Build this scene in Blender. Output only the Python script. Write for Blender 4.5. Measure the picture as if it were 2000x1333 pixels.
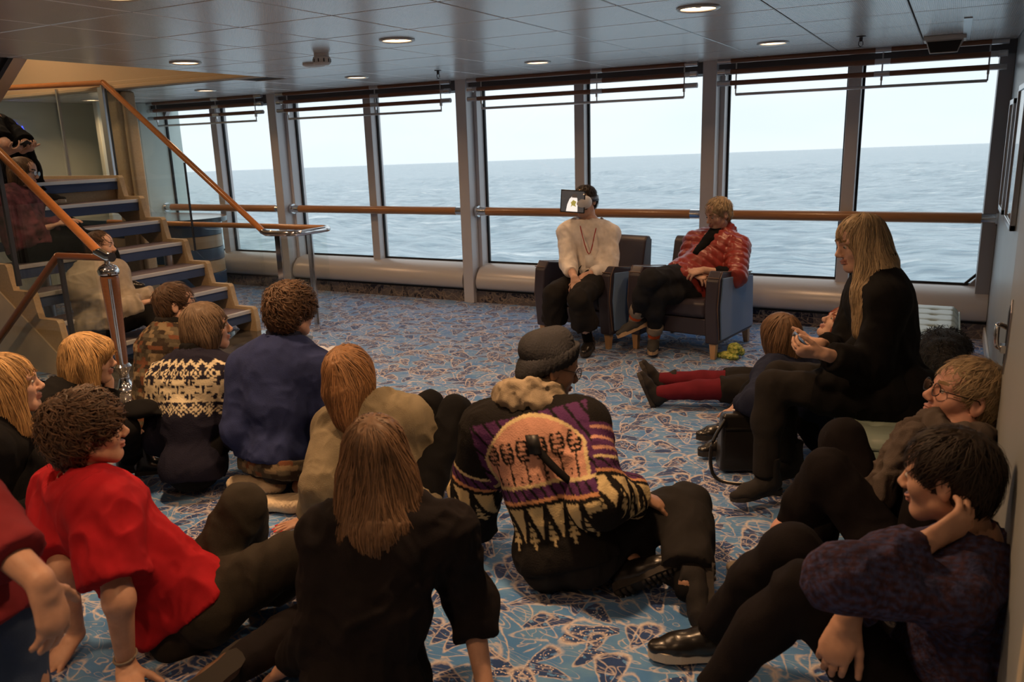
import bpy, math, random
import numpy as np
from mathutils import Matrix, Vector
random.seed(3)
for o in list(bpy.data.objects): bpy.data.objects.remove(o)
SC = bpy.context.scene
# ---------------------------------------------------------------- camera (solved from the room's own lines)
cam = bpy.data.cameras.new('camera'); co = bpy.data.objects.new('camera', cam); SC.collection.objects.link(co); SC.camera = co
cam.sensor_width = 36; cam.lens = 36 * 1578.6 / 2000; cam.clip_end = 30000; cam.clip_start = .05
def cam_axes(yaw, pitch, roll):
    cy, sy, cp, sp, cr, sr = math.cos(yaw), math.sin(yaw), math.cos(pitch), math.sin(pitch), math.cos(roll), math.sin(roll)
    f = np.array([-sy * cp, cy * cp, -sp]); r = np.array([cy, sy, 0.]); u = np.cross(r, f)
    return cr * r + sr * u, -sr * r + cr * u, f
r_, u_, f_ = cam_axes(.497605, .240541, -.0312554)
co.matrix_world = Matrix(((r_[0], u_[0], -f_[0], 0), (r_[1], u_[1], -f_[1], 0), (r_[2], u_[2], -f_[2], 1.62), (0, 0, 0, 1)))
cam.dof.use_dof = True; cam.dof.focus_distance = 4.6; cam.dof.aperture_fstop = 4.5
# ---------------------------------------------------------------- overcast sky
W = bpy.data.worlds.new('overcast'); SC.world = W; W.use_nodes = True; nt = W.node_tree; nt.nodes.clear()
bg = nt.nodes.new('ShaderNodeBackground'); wo = nt.nodes.new('ShaderNodeOutputWorld'); nt.links.new(bg.outputs[0], wo.inputs[0])
tc = nt.nodes.new('ShaderNodeTexCoord'); nz = nt.nodes.new('ShaderNodeTexNoise'); nz.inputs['Scale'].default_value = 2.2; nz.inputs['Detail'].default_value = 3
mp = nt.nodes.new('ShaderNodeMapping'); mp.inputs['Scale'].default_value = (1, 1, 4); nt.links.new(tc.outputs['Generated'], mp.inputs[0]); nt.links.new(mp.outputs[0], nz.inputs[0])
rp = nt.nodes.new('ShaderNodeValToRGB'); rp.color_ramp.elements[0].position = .35; rp.color_ramp.elements[0].color = (.80, .89, .95, 1); rp.color_ramp.elements[1].position = .7; rp.color_ramp.elements[1].color = (.92, .965, .99, 1)
nt.links.new(nz.outputs[0], rp.inputs[0]); nt.links.new(rp.outputs[0], bg.inputs[0]); bg.inputs[1].default_value = .97
SC.view_settings.view_transform = 'Standard'; SC.view_settings.look = 'None'; SC.view_settings.gamma = 1; SC.view_settings.use_curve_mapping = False
SC.view_settings.exposure = 0.3
LAMP_W = 14.5          # each ceiling downlight
WELL_W = 15.0          # lamps of the stairwell above
# ---------------------------------------------------------------- materials
M = {}
def mat(name, col, rough=.6, metal=0.0, bump=None, var=None, spec=.4, sheen=0, emit=None, coat=0, attr=None, lo=.7, stretch=None):
    m = bpy.data.materials.new(name); m.use_nodes = True; n = m.node_tree; b = n.nodes['Principled BSDF']
    b.inputs['Roughness'].default_value = rough; b.inputs['Metallic'].default_value = metal; b.inputs['Specular IOR Level'].default_value = spec
    if sheen: b.inputs['Sheen Weight'].default_value = sheen; b.inputs['Sheen Roughness'].default_value = .5
    if coat: b.inputs['Coat Weight'].default_value = coat; b.inputs['Coat Roughness'].default_value = .15
    c = (*col, 1); b.inputs['Base Color'].default_value = c
    t = n.nodes.new('ShaderNodeTexCoord'); vec = t.outputs['Object']
    if stretch:
        mp = n.nodes.new('ShaderNodeMapping'); mp.inputs['Scale'].default_value = stretch; n.links.new(vec, mp.inputs[0]); vec = mp.outputs[0]
    if var:
        z = n.nodes.new('ShaderNodeTexNoise'); z.inputs['Scale'].default_value = var[0]; z.inputs['Detail'].default_value = 4; n.links.new(vec, z.inputs[0])
        mx = n.nodes.new('ShaderNodeMix'); mx.data_type = 'RGBA'; k = var[1]
        mx.inputs[6].default_value = (*[x * (1 - k) for x in col], 1); mx.inputs[7].default_value = (*[min(1, x * (1 + k)) for x in col], 1) if len(var) < 3 else (*var[2], 1)
        cr = n.nodes.new('ShaderNodeValToRGB'); cr.color_ramp.elements[0].position = .35; cr.color_ramp.elements[1].position = .65
        n.links.new(z.outputs[0], cr.inputs[0]); n.links.new(cr.outputs[0], mx.inputs[0]); n.links.new(mx.outputs[2], b.inputs['Base Color'])
    if attr:
        a = n.nodes.new('ShaderNodeVertexColor'); a.layer_name = attr
        if attr == 'tint':
            mx = n.nodes.new('ShaderNodeMix'); mx.data_type = 'RGBA'; mx.inputs[6].default_value = (*[x * lo for x in col], 1); mx.inputs[7].default_value = (*[min(1, x * (2 - lo)) for x in col], 1)
            n.links.new(a.outputs[0], mx.inputs[0]); n.links.new(mx.outputs[2], b.inputs['Base Color'])
        else: n.links.new(a.outputs[0], b.inputs['Base Color'])
    if bump:
        z = n.nodes.new('ShaderNodeTexNoise'); z.inputs['Scale'].default_value = bump[0]; z.inputs['Detail'].default_value = 3; n.links.new(vec, z.inputs[0])
        bp = n.nodes.new('ShaderNodeBump'); bp.inputs['Strength'].default_value = bump[1]; bp.inputs['Distance'].default_value = bump[2] if len(bump) > 2 else .004
        n.links.new(z.outputs[0], bp.inputs['Height']); n.links.new(bp.outputs[0], b.inputs['Normal'])
    if emit: b.inputs['Emission Color'].default_value = (*emit[0], 1); b.inputs['Emission Strength'].default_value = emit[1]
    M[name] = m; return m
def glass_mat(name, tint=(1, 1, 1), rough=.0, base=.02):
    m = bpy.data.materials.new(name); m.use_nodes = True; n = m.node_tree; n.nodes.clear()
    o = n.nodes.new('ShaderNodeOutputMaterial'); t = n.nodes.new('ShaderNodeBsdfTransparent'); g = n.nodes.new('ShaderNodeBsdfGlossy'); lw = n.nodes.new('ShaderNodeLayerWeight'); lw.inputs[0].default_value = .5; pw = n.nodes.new('ShaderNodeMath'); pw.operation = 'POWER'; pw.inputs[1].default_value = 4.0; f = n.nodes.new('ShaderNodeMath'); f.operation = 'MULTIPLY_ADD'; f.inputs[1].default_value = .8; f.inputs[2].default_value = base; x = n.nodes.new('ShaderNodeMixShader')
    n.links.new(lw.outputs['Facing'], pw.inputs[0]); n.links.new(pw.outputs[0], f.inputs[0]); t.inputs[0].default_value = (*tint, 1); g.inputs['Roughness'].default_value = rough
    n.links.new(f.outputs[0], x.inputs[0]); n.links.new(t.outputs[0], x.inputs[1]); n.links.new(g.outputs[0], x.inputs[2]); n.links.new(x.outputs[0], o.inputs[0]); M[name] = m; return m
glass_mat('glass'); glass_mat('pane', (.97, .985, .985)); glass_mat('railglass', (.965, .98, .97), base=.03); 
# frame and shell
mat('ceil', (.5, .5, .52), .3, .6, var=(3, .05)); mat('ceilback', (.05, .05, .05), .9); mat('pillar', (.56, .55, .57), .38, .15); mat('sill', (.48, .455, .44), .3, .1); mat('frame', (.30, .29, .30), .4, .2)
mat('gasket', (.012, .012, .014), .6); mat('headbox', (.10, .095, .10), .6); mat('wallr', (.40, .46, .50), .35, .0, var=(2, .04), spec=.5); mat('doorr', (.36, .39, .40), .4, var=(2, .04))
mat('cream', (.62, .56, .44), .5); mat('wallback', (.22, .19, .165), .7); mat('frost', (.60, .70, .68), .35, var=(1.2, .08)); mat('tan', (.55, .42, .27), .6, var=(200, .08)); mat('tandark', (.30, .20, .11), .6)
mat('chrome', (.75, .75, .76), .12, 1.0); mat('steel', (.55, .55, .57), .28, 1.0); mat('darksteel', (.09, .09, .10), .35, .7)
def wood(name, c1, c2, st=(1, 14, 14), rough=.32):
    m = mat(name, c1, rough, spec=.5, coat=.25); n = m.node_tree; b = n.nodes['Principled BSDF']
    t = n.nodes.new('ShaderNodeTexCoord'); mp = n.nodes.new('ShaderNodeMapping'); mp.inputs['Scale'].default_value = st; z = n.nodes.new('ShaderNodeTexNoise'); z.inputs['Scale'].default_value = 6; z.inputs['Detail'].default_value = 6
    x = n.nodes.new('ShaderNodeMix'); x.data_type = 'RGBA'; x.inputs[6].default_value = (*c1, 1); x.inputs[7].default_value = (*c2, 1)
    n.links.new(t.outputs['Object'], mp.inputs[0]); n.links.new(mp.outputs[0], z.inputs[0]); n.links.new(z.outputs[0], x.inputs[0]); n.links.new(x.outputs[2], b.inputs['Base Color'])
wood('woodrail', (.34, .145, .05), (.48, .23, .085)); wood('woodstair', (.38, .14, .045), (.52, .22, .075), rough=.22); wood('wooddark', (.14, .05, .025), (.22, .085, .04)); wood('woodtan', (.42, .28, .16), (.52, .36, .22)); wood('woodleg', (.45, .27, .13), (.55, .35, .18), (8, 8, 1))
mat('downtrim', (.55, .54, .53), .3, .6); mat('lampglow', (1, .75, .5), .5, emit=((1, .66, .36), 5.0)); mat('offwhite', (.62, .61, .59), .5); mat('plasticblack', (.012, .012, .013), .45)
mat('stairblue', (.05, .085, .20), .8, bump=(500, .4)); mat('stairtread', (.17, .14, .17), .85, bump=(500, .4)); mat('nosing', (.62, .63, .66), .35, .3); mat('stringer', (.46, .35, .22), .55, var=(60, .06)); mat('marble', (.50, .43, .33), .3, var=(2.5, .2)); mat('stone', (.07, .065, .06), .08, var=(6, .5), spec=.6)
mat('barblue', (.035, .07, .14), .35, coat=.4); mat('bartop', (.03, .055, .08), .18, coat=.6)
mat('seatdark', (.045, .038, .052), .38, bump=(180, .12), spec=.5); mat('seatblue', (.11, .21, .40), .8, bump=(600, .3), sheen=.2); mat('piping', (.16, .10, .07), .5); mat('ottoman', (.26, .33, .29), .34, bump=(90, .1), spec=.5)
mat('eyewhite', (.42, .39, .36), .2); mat('iris', (.05, .035, .02), .1); mat('lips', (.42, .20, .165), .45); mat('brow', (.07, .04, .025), .8)
def carpet(name, flip=False):
    m = bpy.data.materials.new(name); m.use_nodes = True; n = m.node_tree; b = n.nodes['Principled BSDF']; L = n.links.new; N = n.nodes.new
    b.inputs['Roughness'].default_value = .95; b.inputs['Specular IOR Level'].default_value = .15; b.inputs['Sheen Weight'].default_value = .25
    tc = N('ShaderNodeTexCoord'); vec = tc.outputs['Object']
    if flip:
        mp = N('ShaderNodeMapping'); mp.inputs['Rotation'].default_value = (math.pi / 2, 0, 0); L(vec, mp.inputs[0]); vec = mp.outputs[0]
    def math_(op, a, b=None):
        q = N('ShaderNodeMath'); q.operation = op
        for i, v in enumerate((a, b)):
            if v is None: continue
            if isinstance(v, (int, float)): q.inputs[i].default_value = v
            else: L(v, q.inputs[i])
        return q.outputs[0]
    nz = N('ShaderNodeTexNoise'); nz.inputs['Scale'].default_value = 5; nz.inputs['Detail'].default_value = 3; L(vec, nz.inputs[0])
    nf = N('ShaderNodeTexNoise'); nf.inputs['Scale'].default_value = 60; nf.inputs['Detail'].default_value = 2; L(vec, nf.inputs[0])
    def layer(scale, offs, ex, ey, ring, wdt, ang0, angr, wob):
        sc = N('ShaderNodeVectorMath'); sc.operation = 'SCALE'; sc.inputs['Scale'].default_value = scale; L(vec, sc.inputs[0])
        ad = N('ShaderNodeVectorMath'); ad.operation = 'ADD'; ad.inputs[1].default_value = offs; L(sc.outputs[0], ad.inputs[0])
        dw = N('ShaderNodeVectorMath'); dw.operation = 'SCALE'; dw.inputs['Scale'].default_value = wob; ds = N('ShaderNodeVectorMath'); ds.operation = 'SUBTRACT'; ds.inputs[1].default_value = (.5, .5, .5)
        L(nz.outputs['Color'], ds.inputs[0]); L(ds.outputs[0], dw.inputs[0]); a2 = N('ShaderNodeVectorMath'); a2.operation = 'ADD'; L(ad.outputs[0], a2.inputs[0]); L(dw.outputs[0], a2.inputs[1])
        vo = N('ShaderNodeTexVoronoi'); vo.voronoi_dimensions = '2D'; vo.inputs['Scale'].default_value = 1; vo.inputs['Randomness'].default_value = 1; L(a2.outputs[0], vo.inputs['Vector'])
        su = N('ShaderNodeVectorMath'); su.operation = 'SUBTRACT'; L(a2.outputs[0], su.inputs[0]); L(vo.outputs['Position'], su.inputs[1])
        sp = N('ShaderNodeSeparateColor'); L(vo.outputs['Color'], sp.inputs[0])
        ro = N('ShaderNodeVectorRotate'); ro.rotation_type = 'Z_AXIS'; L(su.outputs[0], ro.inputs['Vector']); L(math_('ADD', math_('MULTIPLY', sp.outputs[0], angr), ang0), ro.inputs['Angle'])
        se = N('ShaderNodeSeparateXYZ'); L(ro.outputs[0], se.inputs[0])
        x = math_('MULTIPLY', se.outputs[0], ex); y = math_('MULTIPLY', se.outputs[1], ey)
        taper = math_('ADD', 1.0, math_('MULTIPLY', se.outputs[0], 1.1)); y = math_('MULTIPLY', y, taper)
        e = math_('SQRT', math_('ADD', math_('MULTIPLY', x, x), math_('MULTIPLY', y, y)))
        rr = math_('ADD', ring, math_('MULTIPLY', sp.outputs[1], .18))
        dd = math_('ABSOLUTE', math_('SUBTRACT', e, rr)); dd = math_('ADD', dd, math_('MULTIPLY', math_('SUBTRACT', nf.outputs[0], .5), wdt * 1.4))
        line = math_('SUBTRACT', 1.0, math_('MINIMUM', math_('DIVIDE', math_('MAXIMUM', dd, 0.0), wdt), 1.0))
        ins = math_('LESS_THAN', e, rr)
        return line, ins, sp.outputs[2], e
    l1, i1, c1, e1 = layer(5.4, (3.1, 7.7, 0), .8, 2.3, .36, .065, -.6, 2.6, .35)
    l2, i2, c2, e2 = layer(8.4, (11.3, 2.9, 0), .8, 2.0, .34, .08, .1, 2.8, .5)
    l3, i3, c3, e3 = layer(3.5, (5.5, 1.2, 0), .9, 3.2, .34, .042, -.9, 2.4, .3)
    nw = N('ShaderNodeTexNoise'); nw.inputs['Scale'].default_value = 5.6; nw.inputs['Detail'].default_value = 1.5; nw.inputs['Distortion'].default_value = 1.2
    mw = N('ShaderNodeMapping'); mw.inputs['Scale'].default_value = (.8, 2.0, 1); mw.inputs['Rotation'].default_value = (0, 0, .35); L(vec, mw.inputs[0]); L(mw.outputs[0], nw.inputs[0])
    wv = math_('ABSOLUTE', math_('SUBTRACT', math_('FRACT', math_('MULTIPLY', nw.outputs[0], 7.0)), .5)); wv = math_('ADD', wv, math_('MULTIPLY', math_('SUBTRACT', nf.outputs[0], .5), .10))
    l4 = math_('SUBTRACT', 1.0, math_('MINIMUM', math_('DIVIDE', math_('MAXIMUM', wv, 0.0), .085), 1.0))
    l5 = math_('SUBTRACT', 1.0, math_('MINIMUM', math_('DIVIDE', math_('ABSOLUTE', math_('SUBTRACT', e1, .2)), .03), 1.0))
    line = math_('MAXIMUM', math_('MAXIMUM', l1, math_('MULTIPLY', l2, .85)), math_('MAXIMUM', l3, math_('MULTIPLY', math_('MAXIMUM', l4, l5), .8)))
    dark = math_('MAXIMUM', math_('MULTIPLY', i1, math_('GREATER_THAN', c1, .3)), math_('MULTIPLY', i3, math_('GREATER_THAN', c3, .35)))
    dark = math_('MAXIMUM', dark, math_('MULTIPLY', i2, math_('GREATER_THAN', c2, .5)))
    nd = N('ShaderNodeTexNoise'); nd.inputs['Scale'].default_value = 30; nd.inputs['Detail'].default_value = 3; L(vec, nd.inputs[0]); dark = math_('MULTIPLY', dark, math_('GREATER_THAN', nd.outputs[0], .40))
    dots = N('ShaderNodeTexVoronoi'); dots.voronoi_dimensions = '2D'; dots.inputs['Scale'].default_value = 55; L(vec, dots.inputs['Vector']); dm = math_('MULTIPLY', math_('LESS_THAN', dots.outputs['Distance'], .16), math_('GREATER_THAN', c1, .86))
    nb = N('ShaderNodeTexNoise'); nb.inputs['Scale'].default_value = 9; nb.inputs['Detail'].default_value = 5; L(vec, nb.inputs[0])
    def mix(f, a, b2):
        q = N('ShaderNodeMix'); q.data_type = 'RGBA'
        for i, v in ((0, f), (6, a), (7, b2)):
            if isinstance(v, tuple): q.inputs[i].default_value = (*v, 1)
            elif isinstance(v, float): q.inputs[i].default_value = v
            else: L(v, q.inputs[i])
        return q.outputs[2]
    cr = N('ShaderNodeValToRGB'); cr.color_ramp.elements[0].position = .38; cr.color_ramp.elements[1].position = .62; L(nb.outputs[0], cr.inputs[0])
    base = mix(cr.outputs[0], CARPET[0], CARPET[1]); base = mix(dark, base, CARPET[2]); base = mix(math_('MULTIPLY', dm, dark), base, CARPET[3]); base = mix(math_('MULTIPLY', line, .85), base, CARPET[3])
    L(base, b.inputs['Base Color']); bp = N('ShaderNodeBump'); bp.inputs['Strength'].default_value = .5; bp.inputs['Distance'].default_value = .004; nn = N('ShaderNodeTexNoise'); nn.inputs['Scale'].default_value = 350; L(vec, nn.inputs[0]); L(nn.outputs[0], bp.inputs['Height']); L(bp.outputs[0], b.inputs['Normal'])
    M[name] = m
CARPET = [(.06, .205, .52), (.11, .275, .55), (.015, .05, .18), (.64, .57, .54)]
carpet('carpet'); CARPET = [(.10, .09, .10), (.14, .12, .12), (.02, .022, .04), (.30, .24, .19)]; carpet('skirtcarpet', True)

# ---------------------------------------------------------------- implicit-surface modelling kit (bodies, clothes, hair, shoes)
def V(*a): return np.array(a, float)
def nrm(v):
    v = np.asarray(v, float); return v / (np.linalg.norm(v) + 1e-9)
def frame(fwd, up):
    """columns: right, forward, up"""
    f = nrm(fwd); r = nrm(np.cross(f, up)); u = np.cross(r, f)
    return np.stack([r, f, u], 1)
class Cone:          # tapered capsule; n,s: flatten by s along axis n
    def __init__(s, a, b, ra, rb, n=None, fl=1.0, k=None, sub=False):
        s.a, s.b, s.ra, s.rb, s.fl, s.k, s.sub = V(*a), V(*b), ra, rb, fl, k, sub
        s.n = None if n is None else nrm(n)
    def box(s):
        r = max(s.ra, s.rb); return np.minimum(s.a, s.b) - r, np.maximum(s.a, s.b) + r
    def d(s, x, y, z):
        ab = s.b - s.a; L = ab @ ab + 1e-12
        px, py, pz = x - s.a[0], y - s.a[1], z - s.a[2]
        t = np.clip((px * ab[0] + py * ab[1] + pz * ab[2]) / L, 0, 1)
        qx, qy, qz = px - t * ab[0], py - t * ab[1], pz - t * ab[2]
        q2 = qx * qx + qy * qy + qz * qz
        if s.n is not None:
            qn = qx * s.n[0] + qy * s.n[1] + qz * s.n[2]; q2 = q2 + (s.fl ** 2 - 1) * qn * qn
        return np.sqrt(q2) - (s.ra + (s.rb - s.ra) * t)
class Ell:           # oriented ellipsoid
    def __init__(s, c, r, R=None, k=None, sub=False):
        s.c, s.r, s.k, s.sub = V(*c), V(*r), k, sub
        s.R = np.eye(3) if R is None else R
    def box(s):
        e = np.abs(s.R) @ s.r; return s.c - e, s.c + e
    def d(s, x, y, z):
        px, py, pz = x - s.c[0], y - s.c[1], z - s.c[2]
        q = [(px * s.R[0, i] + py * s.R[1, i] + pz * s.R[2, i]) for i in range(3)]
        k0 = np.sqrt(sum((q[i] / s.r[i]) ** 2 for i in range(3))); k1 = np.sqrt(sum((q[i] / s.r[i] ** 2) ** 2 for i in range(3))) + 1e-9
        return k0 * (k0 - 1) / k1
class Grid:
    def __init__(s, lo, hi, h):
        s.lo = np.asarray(lo, float); s.h = h; s.n = np.maximum(np.ceil((np.asarray(hi) - s.lo) / h).astype(int) + 1, 3)
        s.f = np.full(s.n, 0.2, np.float32)
    def sl(s, lo, hi):
        i0 = np.clip(np.floor((lo - s.lo) / s.h).astype(int), 0, s.n); i1 = np.clip(np.ceil((hi - s.lo) / s.h).astype(int) + 1, 0, s.n)
        if (i1 <= i0).any(): return None
        ax = [(s.lo[a] + s.h * np.arange(i0[a], i1[a])).astype(np.float32) for a in range(3)]
        return (slice(i0[0], i1[0]), slice(i0[1], i1[1]), slice(i0[2], i1[2])), ax[0][:, None, None], ax[1][None, :, None], ax[2][None, None, :]
    def add(s, p, k, off=0.0):
        k = p.k if p.k is not None else k
        lo, hi = p.box(); m = k + off + 3 * s.h
        q = s.sl(lo - m, hi + m)
        if q is None: return
        S, x, y, z = q; d = p.d(x, y, z) - off; f = s.f[S]
        if p.sub:
            a, b = f, -d; h = np.maximum(k - np.abs(a - b), 0) / k; s.f[S] = np.maximum(a, b) + h * h * k * .25
        else:
            h = np.maximum(k - np.abs(f - d), 0) / k; s.f[S] = np.minimum(f, d) - h * h * k * .25
    def cut(s, p, n, soft=None, near=None):     # keep the side where (x-p).n < 0 (inside 'near' sphere radius if given)
        n = nrm(n); p = V(*p)
        if near is None: q = s.sl(s.lo, s.lo + s.h * s.n)
        else: q = s.sl(p - near, p + near)
        if q is None: return
        S, x, y, z = q
        d = (x - p[0]) * n[0] + (y - p[1]) * n[1] + (z - p[2]) * n[2]
        if near is not None:
            r = np.sqrt((x - p[0]) ** 2 + (y - p[1]) ** 2 + (z - p[2]) ** 2)
            s.f[S] = np.where(r < near, np.maximum(s.f[S], d), s.f[S])
        else: s.f[S] = np.maximum(s.f[S], d)
    def sample(s, P):
        q = (P - s.lo) / s.h; i = np.clip(np.floor(q).astype(int), 0, s.n - 2); t = np.clip(q - i, 0, 1); f = s.f; o = 0
        for dx in (0, 1):
            for dy in (0, 1):
                for dz in (0, 1):
                    w = (t[:, 0] if dx else 1 - t[:, 0]) * (t[:, 1] if dy else 1 - t[:, 1]) * (t[:, 2] if dz else 1 - t[:, 2])
                    o = o + w * f[i[:, 0] + dx, i[:, 1] + dy, i[:, 2] + dz]
        return o
    def grad(s, P):
        e = s.h; g = np.stack([s.sample(P + e * np.eye(3)[a]) - s.sample(P - e * np.eye(3)[a]) for a in range(3)], 1)
        return g / (np.linalg.norm(g, axis=1, keepdims=True) + 1e-9)
    def mesh(s):
        f = s.f; ins = f < 0; n = s.n
        c = ins[:-1, :-1, :-1].astype(np.int8)
        for dx in (0, 1):
            for dy in (0, 1):
                for dz in (0, 1):
                    if dx + dy + dz: c += ins[dx:n[0] - 1 + dx, dy:n[1] - 1 + dy, dz:n[2] - 1 + dz]
        act = (c > 0) & (c < 8); I = np.argwhere(act)
        if len(I) == 0: return np.zeros((0, 3)), np.zeros((0, 4), int)
        idx = np.full(act.shape, -1, np.int32); idx[act] = np.arange(len(I))
        acc = np.zeros((len(I), 3)); cnt = np.zeros(len(I))
        cor = [(a, b, e) for a in (0, 1) for b in (0, 1) for e in (0, 1)]
        val = {q: f[I[:, 0] + q[0], I[:, 1] + q[1], I[:, 2] + q[2]] for q in cor}
        for q in cor:
            for a in range(3):
                if q[a] == 0:
                    r = list(q); r[a] = 1; r = tuple(r); va, vb = val[q], val[r]; m = (va < 0) != (vb < 0)
                    t = np.where(m, va / np.where(m, va - vb, 1), 0)
                    p = np.tile(np.array(q, float), (len(I), 1)); p[:, a] += t
                    acc[m] += p[m]; cnt[m] += 1
        Vt = s.lo + s.h * (I + acc / cnt[:, None]); F = []
        for a in range(3):
            b, e = (a + 1) % 3, (a + 2) % 3
            s0 = [slice(None)] * 3; s1 = [slice(None)] * 3; s0[a] = slice(0, -1); s1[a] = slice(1, None)
            ch = ins[tuple(s0)] != ins[tuple(s1)]
            E = np.argwhere(ch); ok = (E[:, b] > 0) & (E[:, e] > 0) & (E[:, b] < n[b] - 1) & (E[:, e] < n[e] - 1); E = E[ok]
            if len(E) == 0: continue
            sgn = ins[E[:, 0], E[:, 1], E[:, 2]]
            def cell(db, de):
                q = E.copy(); q[:, b] -= db; q[:, e] -= de; return idx[q[:, 0], q[:, 1], q[:, 2]]
            Q = np.stack([cell(1, 1), cell(0, 1), cell(0, 0), cell(1, 0)], 1)
            Q = np.where(sgn[:, None], Q, Q[:, ::-1]); F.append(Q)
        F = np.concatenate(F); return Vt, F[(F >= 0).all(1)]
def grid_for(prims, h, pad=0.03):
    lo = np.min([p.box()[0] for p in prims if not p.sub], 0) - pad; hi = np.max([p.box()[1] for p in prims if not p.sub], 0) + pad
    return Grid(lo, hi, h)
def field(prims, h, k, off=0.0, lo=None, hi=None, pad=0.03):
    g = grid_for(prims, h, pad + off) if lo is None else Grid(lo, hi, h)
    for p in prims:
        if not p.sub: g.add(p, k, off)
    for p in prims:
        if p.sub: g.add(p, k, 0)
    return g
_rng = np.random.default_rng(7); _tab = _rng.random((32, 32, 32)).astype(np.float32)
def vnoise(P):
    i = np.floor(P).astype(int); t = P - i; t = t * t * (3 - 2 * t); o = 0
    for dx in (0, 1):
        for dy in (0, 1):
            for dz in (0, 1):
                w = (t[:, 0] if dx else 1 - t[:, 0]) * (t[:, 1] if dy else 1 - t[:, 1]) * (t[:, 2] if dz else 1 - t[:, 2])
                o = o + w * _tab[(i[:, 0] + dx) & 31, (i[:, 1] + dy) & 31, (i[:, 2] + dz) & 31]
    return o
def folds(g, Vt, amp, wl=.075, seed=0):
    """cloth folds: soft ridges that wander over the surface"""
    if amp == 0 or len(Vt) == 0: return Vt
    N = g.grad(Vt); P = Vt + seed * 3.7
    wv = np.stack([vnoise(P / .16 + 11), vnoise(P / .16 + 29), vnoise(P / .16 + 53)], 1) - .5
    Q = (P + wv * .12) / wl * np.array([1., 1., .62])
    r = 1 - np.abs(2 * vnoise(Q) - 1); r2 = 1 - np.abs(2 * vnoise(Q * 2.1 + 5) - 1)
    return Vt + N * (amp * ((r - .62) * 2.6 + (r2 - .6) * .9))[:, None]
COL = bpy.data.collections.new('place'); bpy.context.scene.collection.children.link(COL)
def link(name, me, mats, parent=None, smooth=True, loc=None):
    o = bpy.data.objects.new(name, me); COL.objects.link(o)
    for m in (mats if isinstance(mats, (list, tuple)) else [mats]):
        if len(me.materials) < 16: me.materials.append(m)
    if smooth and len(me.polygons): me.polygons.foreach_set('use_smooth', np.ones(len(me.polygons), bool))
    if parent is not None:
        o.parent = parent
        if parent.parent is None: o.matrix_parent_inverse = Matrix.Translation(parent.location).inverted()
    if loc is not None: o.location = loc
    return o
def mesh_np(Vt, F):
    me = bpy.data.meshes.new('m'); F = np.asarray(F); nf = len(F); k = F.shape[1] if nf else 4
    me.vertices.add(len(Vt)); me.vertices.foreach_set('co', np.asarray(Vt, np.float32).ravel())
    me.loops.add(nf * k); me.loops.foreach_set('vertex_index', F.astype(np.int32).ravel())
    me.polygons.add(nf); me.polygons.foreach_set('loop_start', np.arange(nf, dtype=np.int32) * k)
    me.update(calc_edges=True); me.validate(); return me
def set_mat_index(me, idx): me.polygons.foreach_set('material_index', np.asarray(idx, np.int32)); me.update()
def set_color(me, name, C):
    a = me.color_attributes.new(name, 'FLOAT_COLOR', 'POINT'); C = np.asarray(C, np.float32)
    if C.shape[1] == 3: C = np.concatenate([C, np.ones((len(C), 1), np.float32)], 1)
    a.data.foreach_set('color', C.ravel())
def join_parts(parts):
    Vs, Fs, n = [], [], 0
    for v, f in parts: Vs.append(v); Fs.append(f + n); n += len(v)
    return np.concatenate(Vs), np.concatenate(Fs)

# ---------------------------------------------------------------- people
CR, CA, CU = V(.8787, .4773, 0), V(-.4773, .8787, 0), V(0, 0, 1)      # across the picture, away from it, up
def cdir(r, a, u=0): return nrm(CR * r + CA * a + CU * u)
def unit_frames(J):
    up = nrm(J['N'] - J['P']); hx = nrm(J['HR'] - J['HL']); sx = nrm(J['SR'] - J['SL'])
    return up, hx, sx, nrm(np.cross(up, hx)), nrm(np.cross(up, sx))
def torso_prims(J, s, w=1.0, bow=.03, bust=0.0):
    up, hx, sx, fp, fc = unit_frames(J); P, N = J['P'], J['N']; L = np.linalg.norm(N - P)
    M = P + (N - P) * .48 - nrm(fp + fc) * bow; T = P + (N - P) * .82 - fc * bow * .35
    pr = [Cone(P - hx * .065 * s + up * .01, P + hx * .065 * s + up * .01, .1 * s * w, .1 * s * w),
          Cone(P + up * .03, M, .135 * s * w, .125 * s * w, fp, 1.28), Cone(M, T, .13 * s * w, .14 * s * w, fc, 1.3),
          Cone(J['SL'] + (J['SR'] - J['SL']) * .12, J['SR'] - (J['SR'] - J['SL']) * .12, .062 * s, .062 * s),
          Cone(T - sx * .06, T + sx * .06, .1 * s * w, .1 * s * w, fc, 1.05)]
    for k in ('SL', 'SR'):
        pr.append(Cone(N + up * .045, J[k] + up * .008, .048 * s, .056 * s))
        pr.append(Ell(J['P'] + (J['H' + k[1]] - J['P']) * .8 - fp * .05 * s - up * .01, (.09 * s * w, .09 * s * w, .09 * s * w)))
    if bust:
        for k in (-1, 1): pr.append(Ell(P + (N - P) * .68 + fc * .095 * s + sx * .065 * k * s, (.06, .06, .06), k=.05))
    return pr
def arm_prims(J, k, s, w=1.0, to=1.0, up_only=False):
    S, E, W = J['S' + k], J['E' + k], J['W' + k]
    pr = [Cone(S, E, .053 * s * w, .041 * s * w)]
    if not up_only: pr.append(Cone(E, E + (W - E) * to, .042 * s * w, (.042 + (.027 - .042) * to) * s * w))
    return pr
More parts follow.
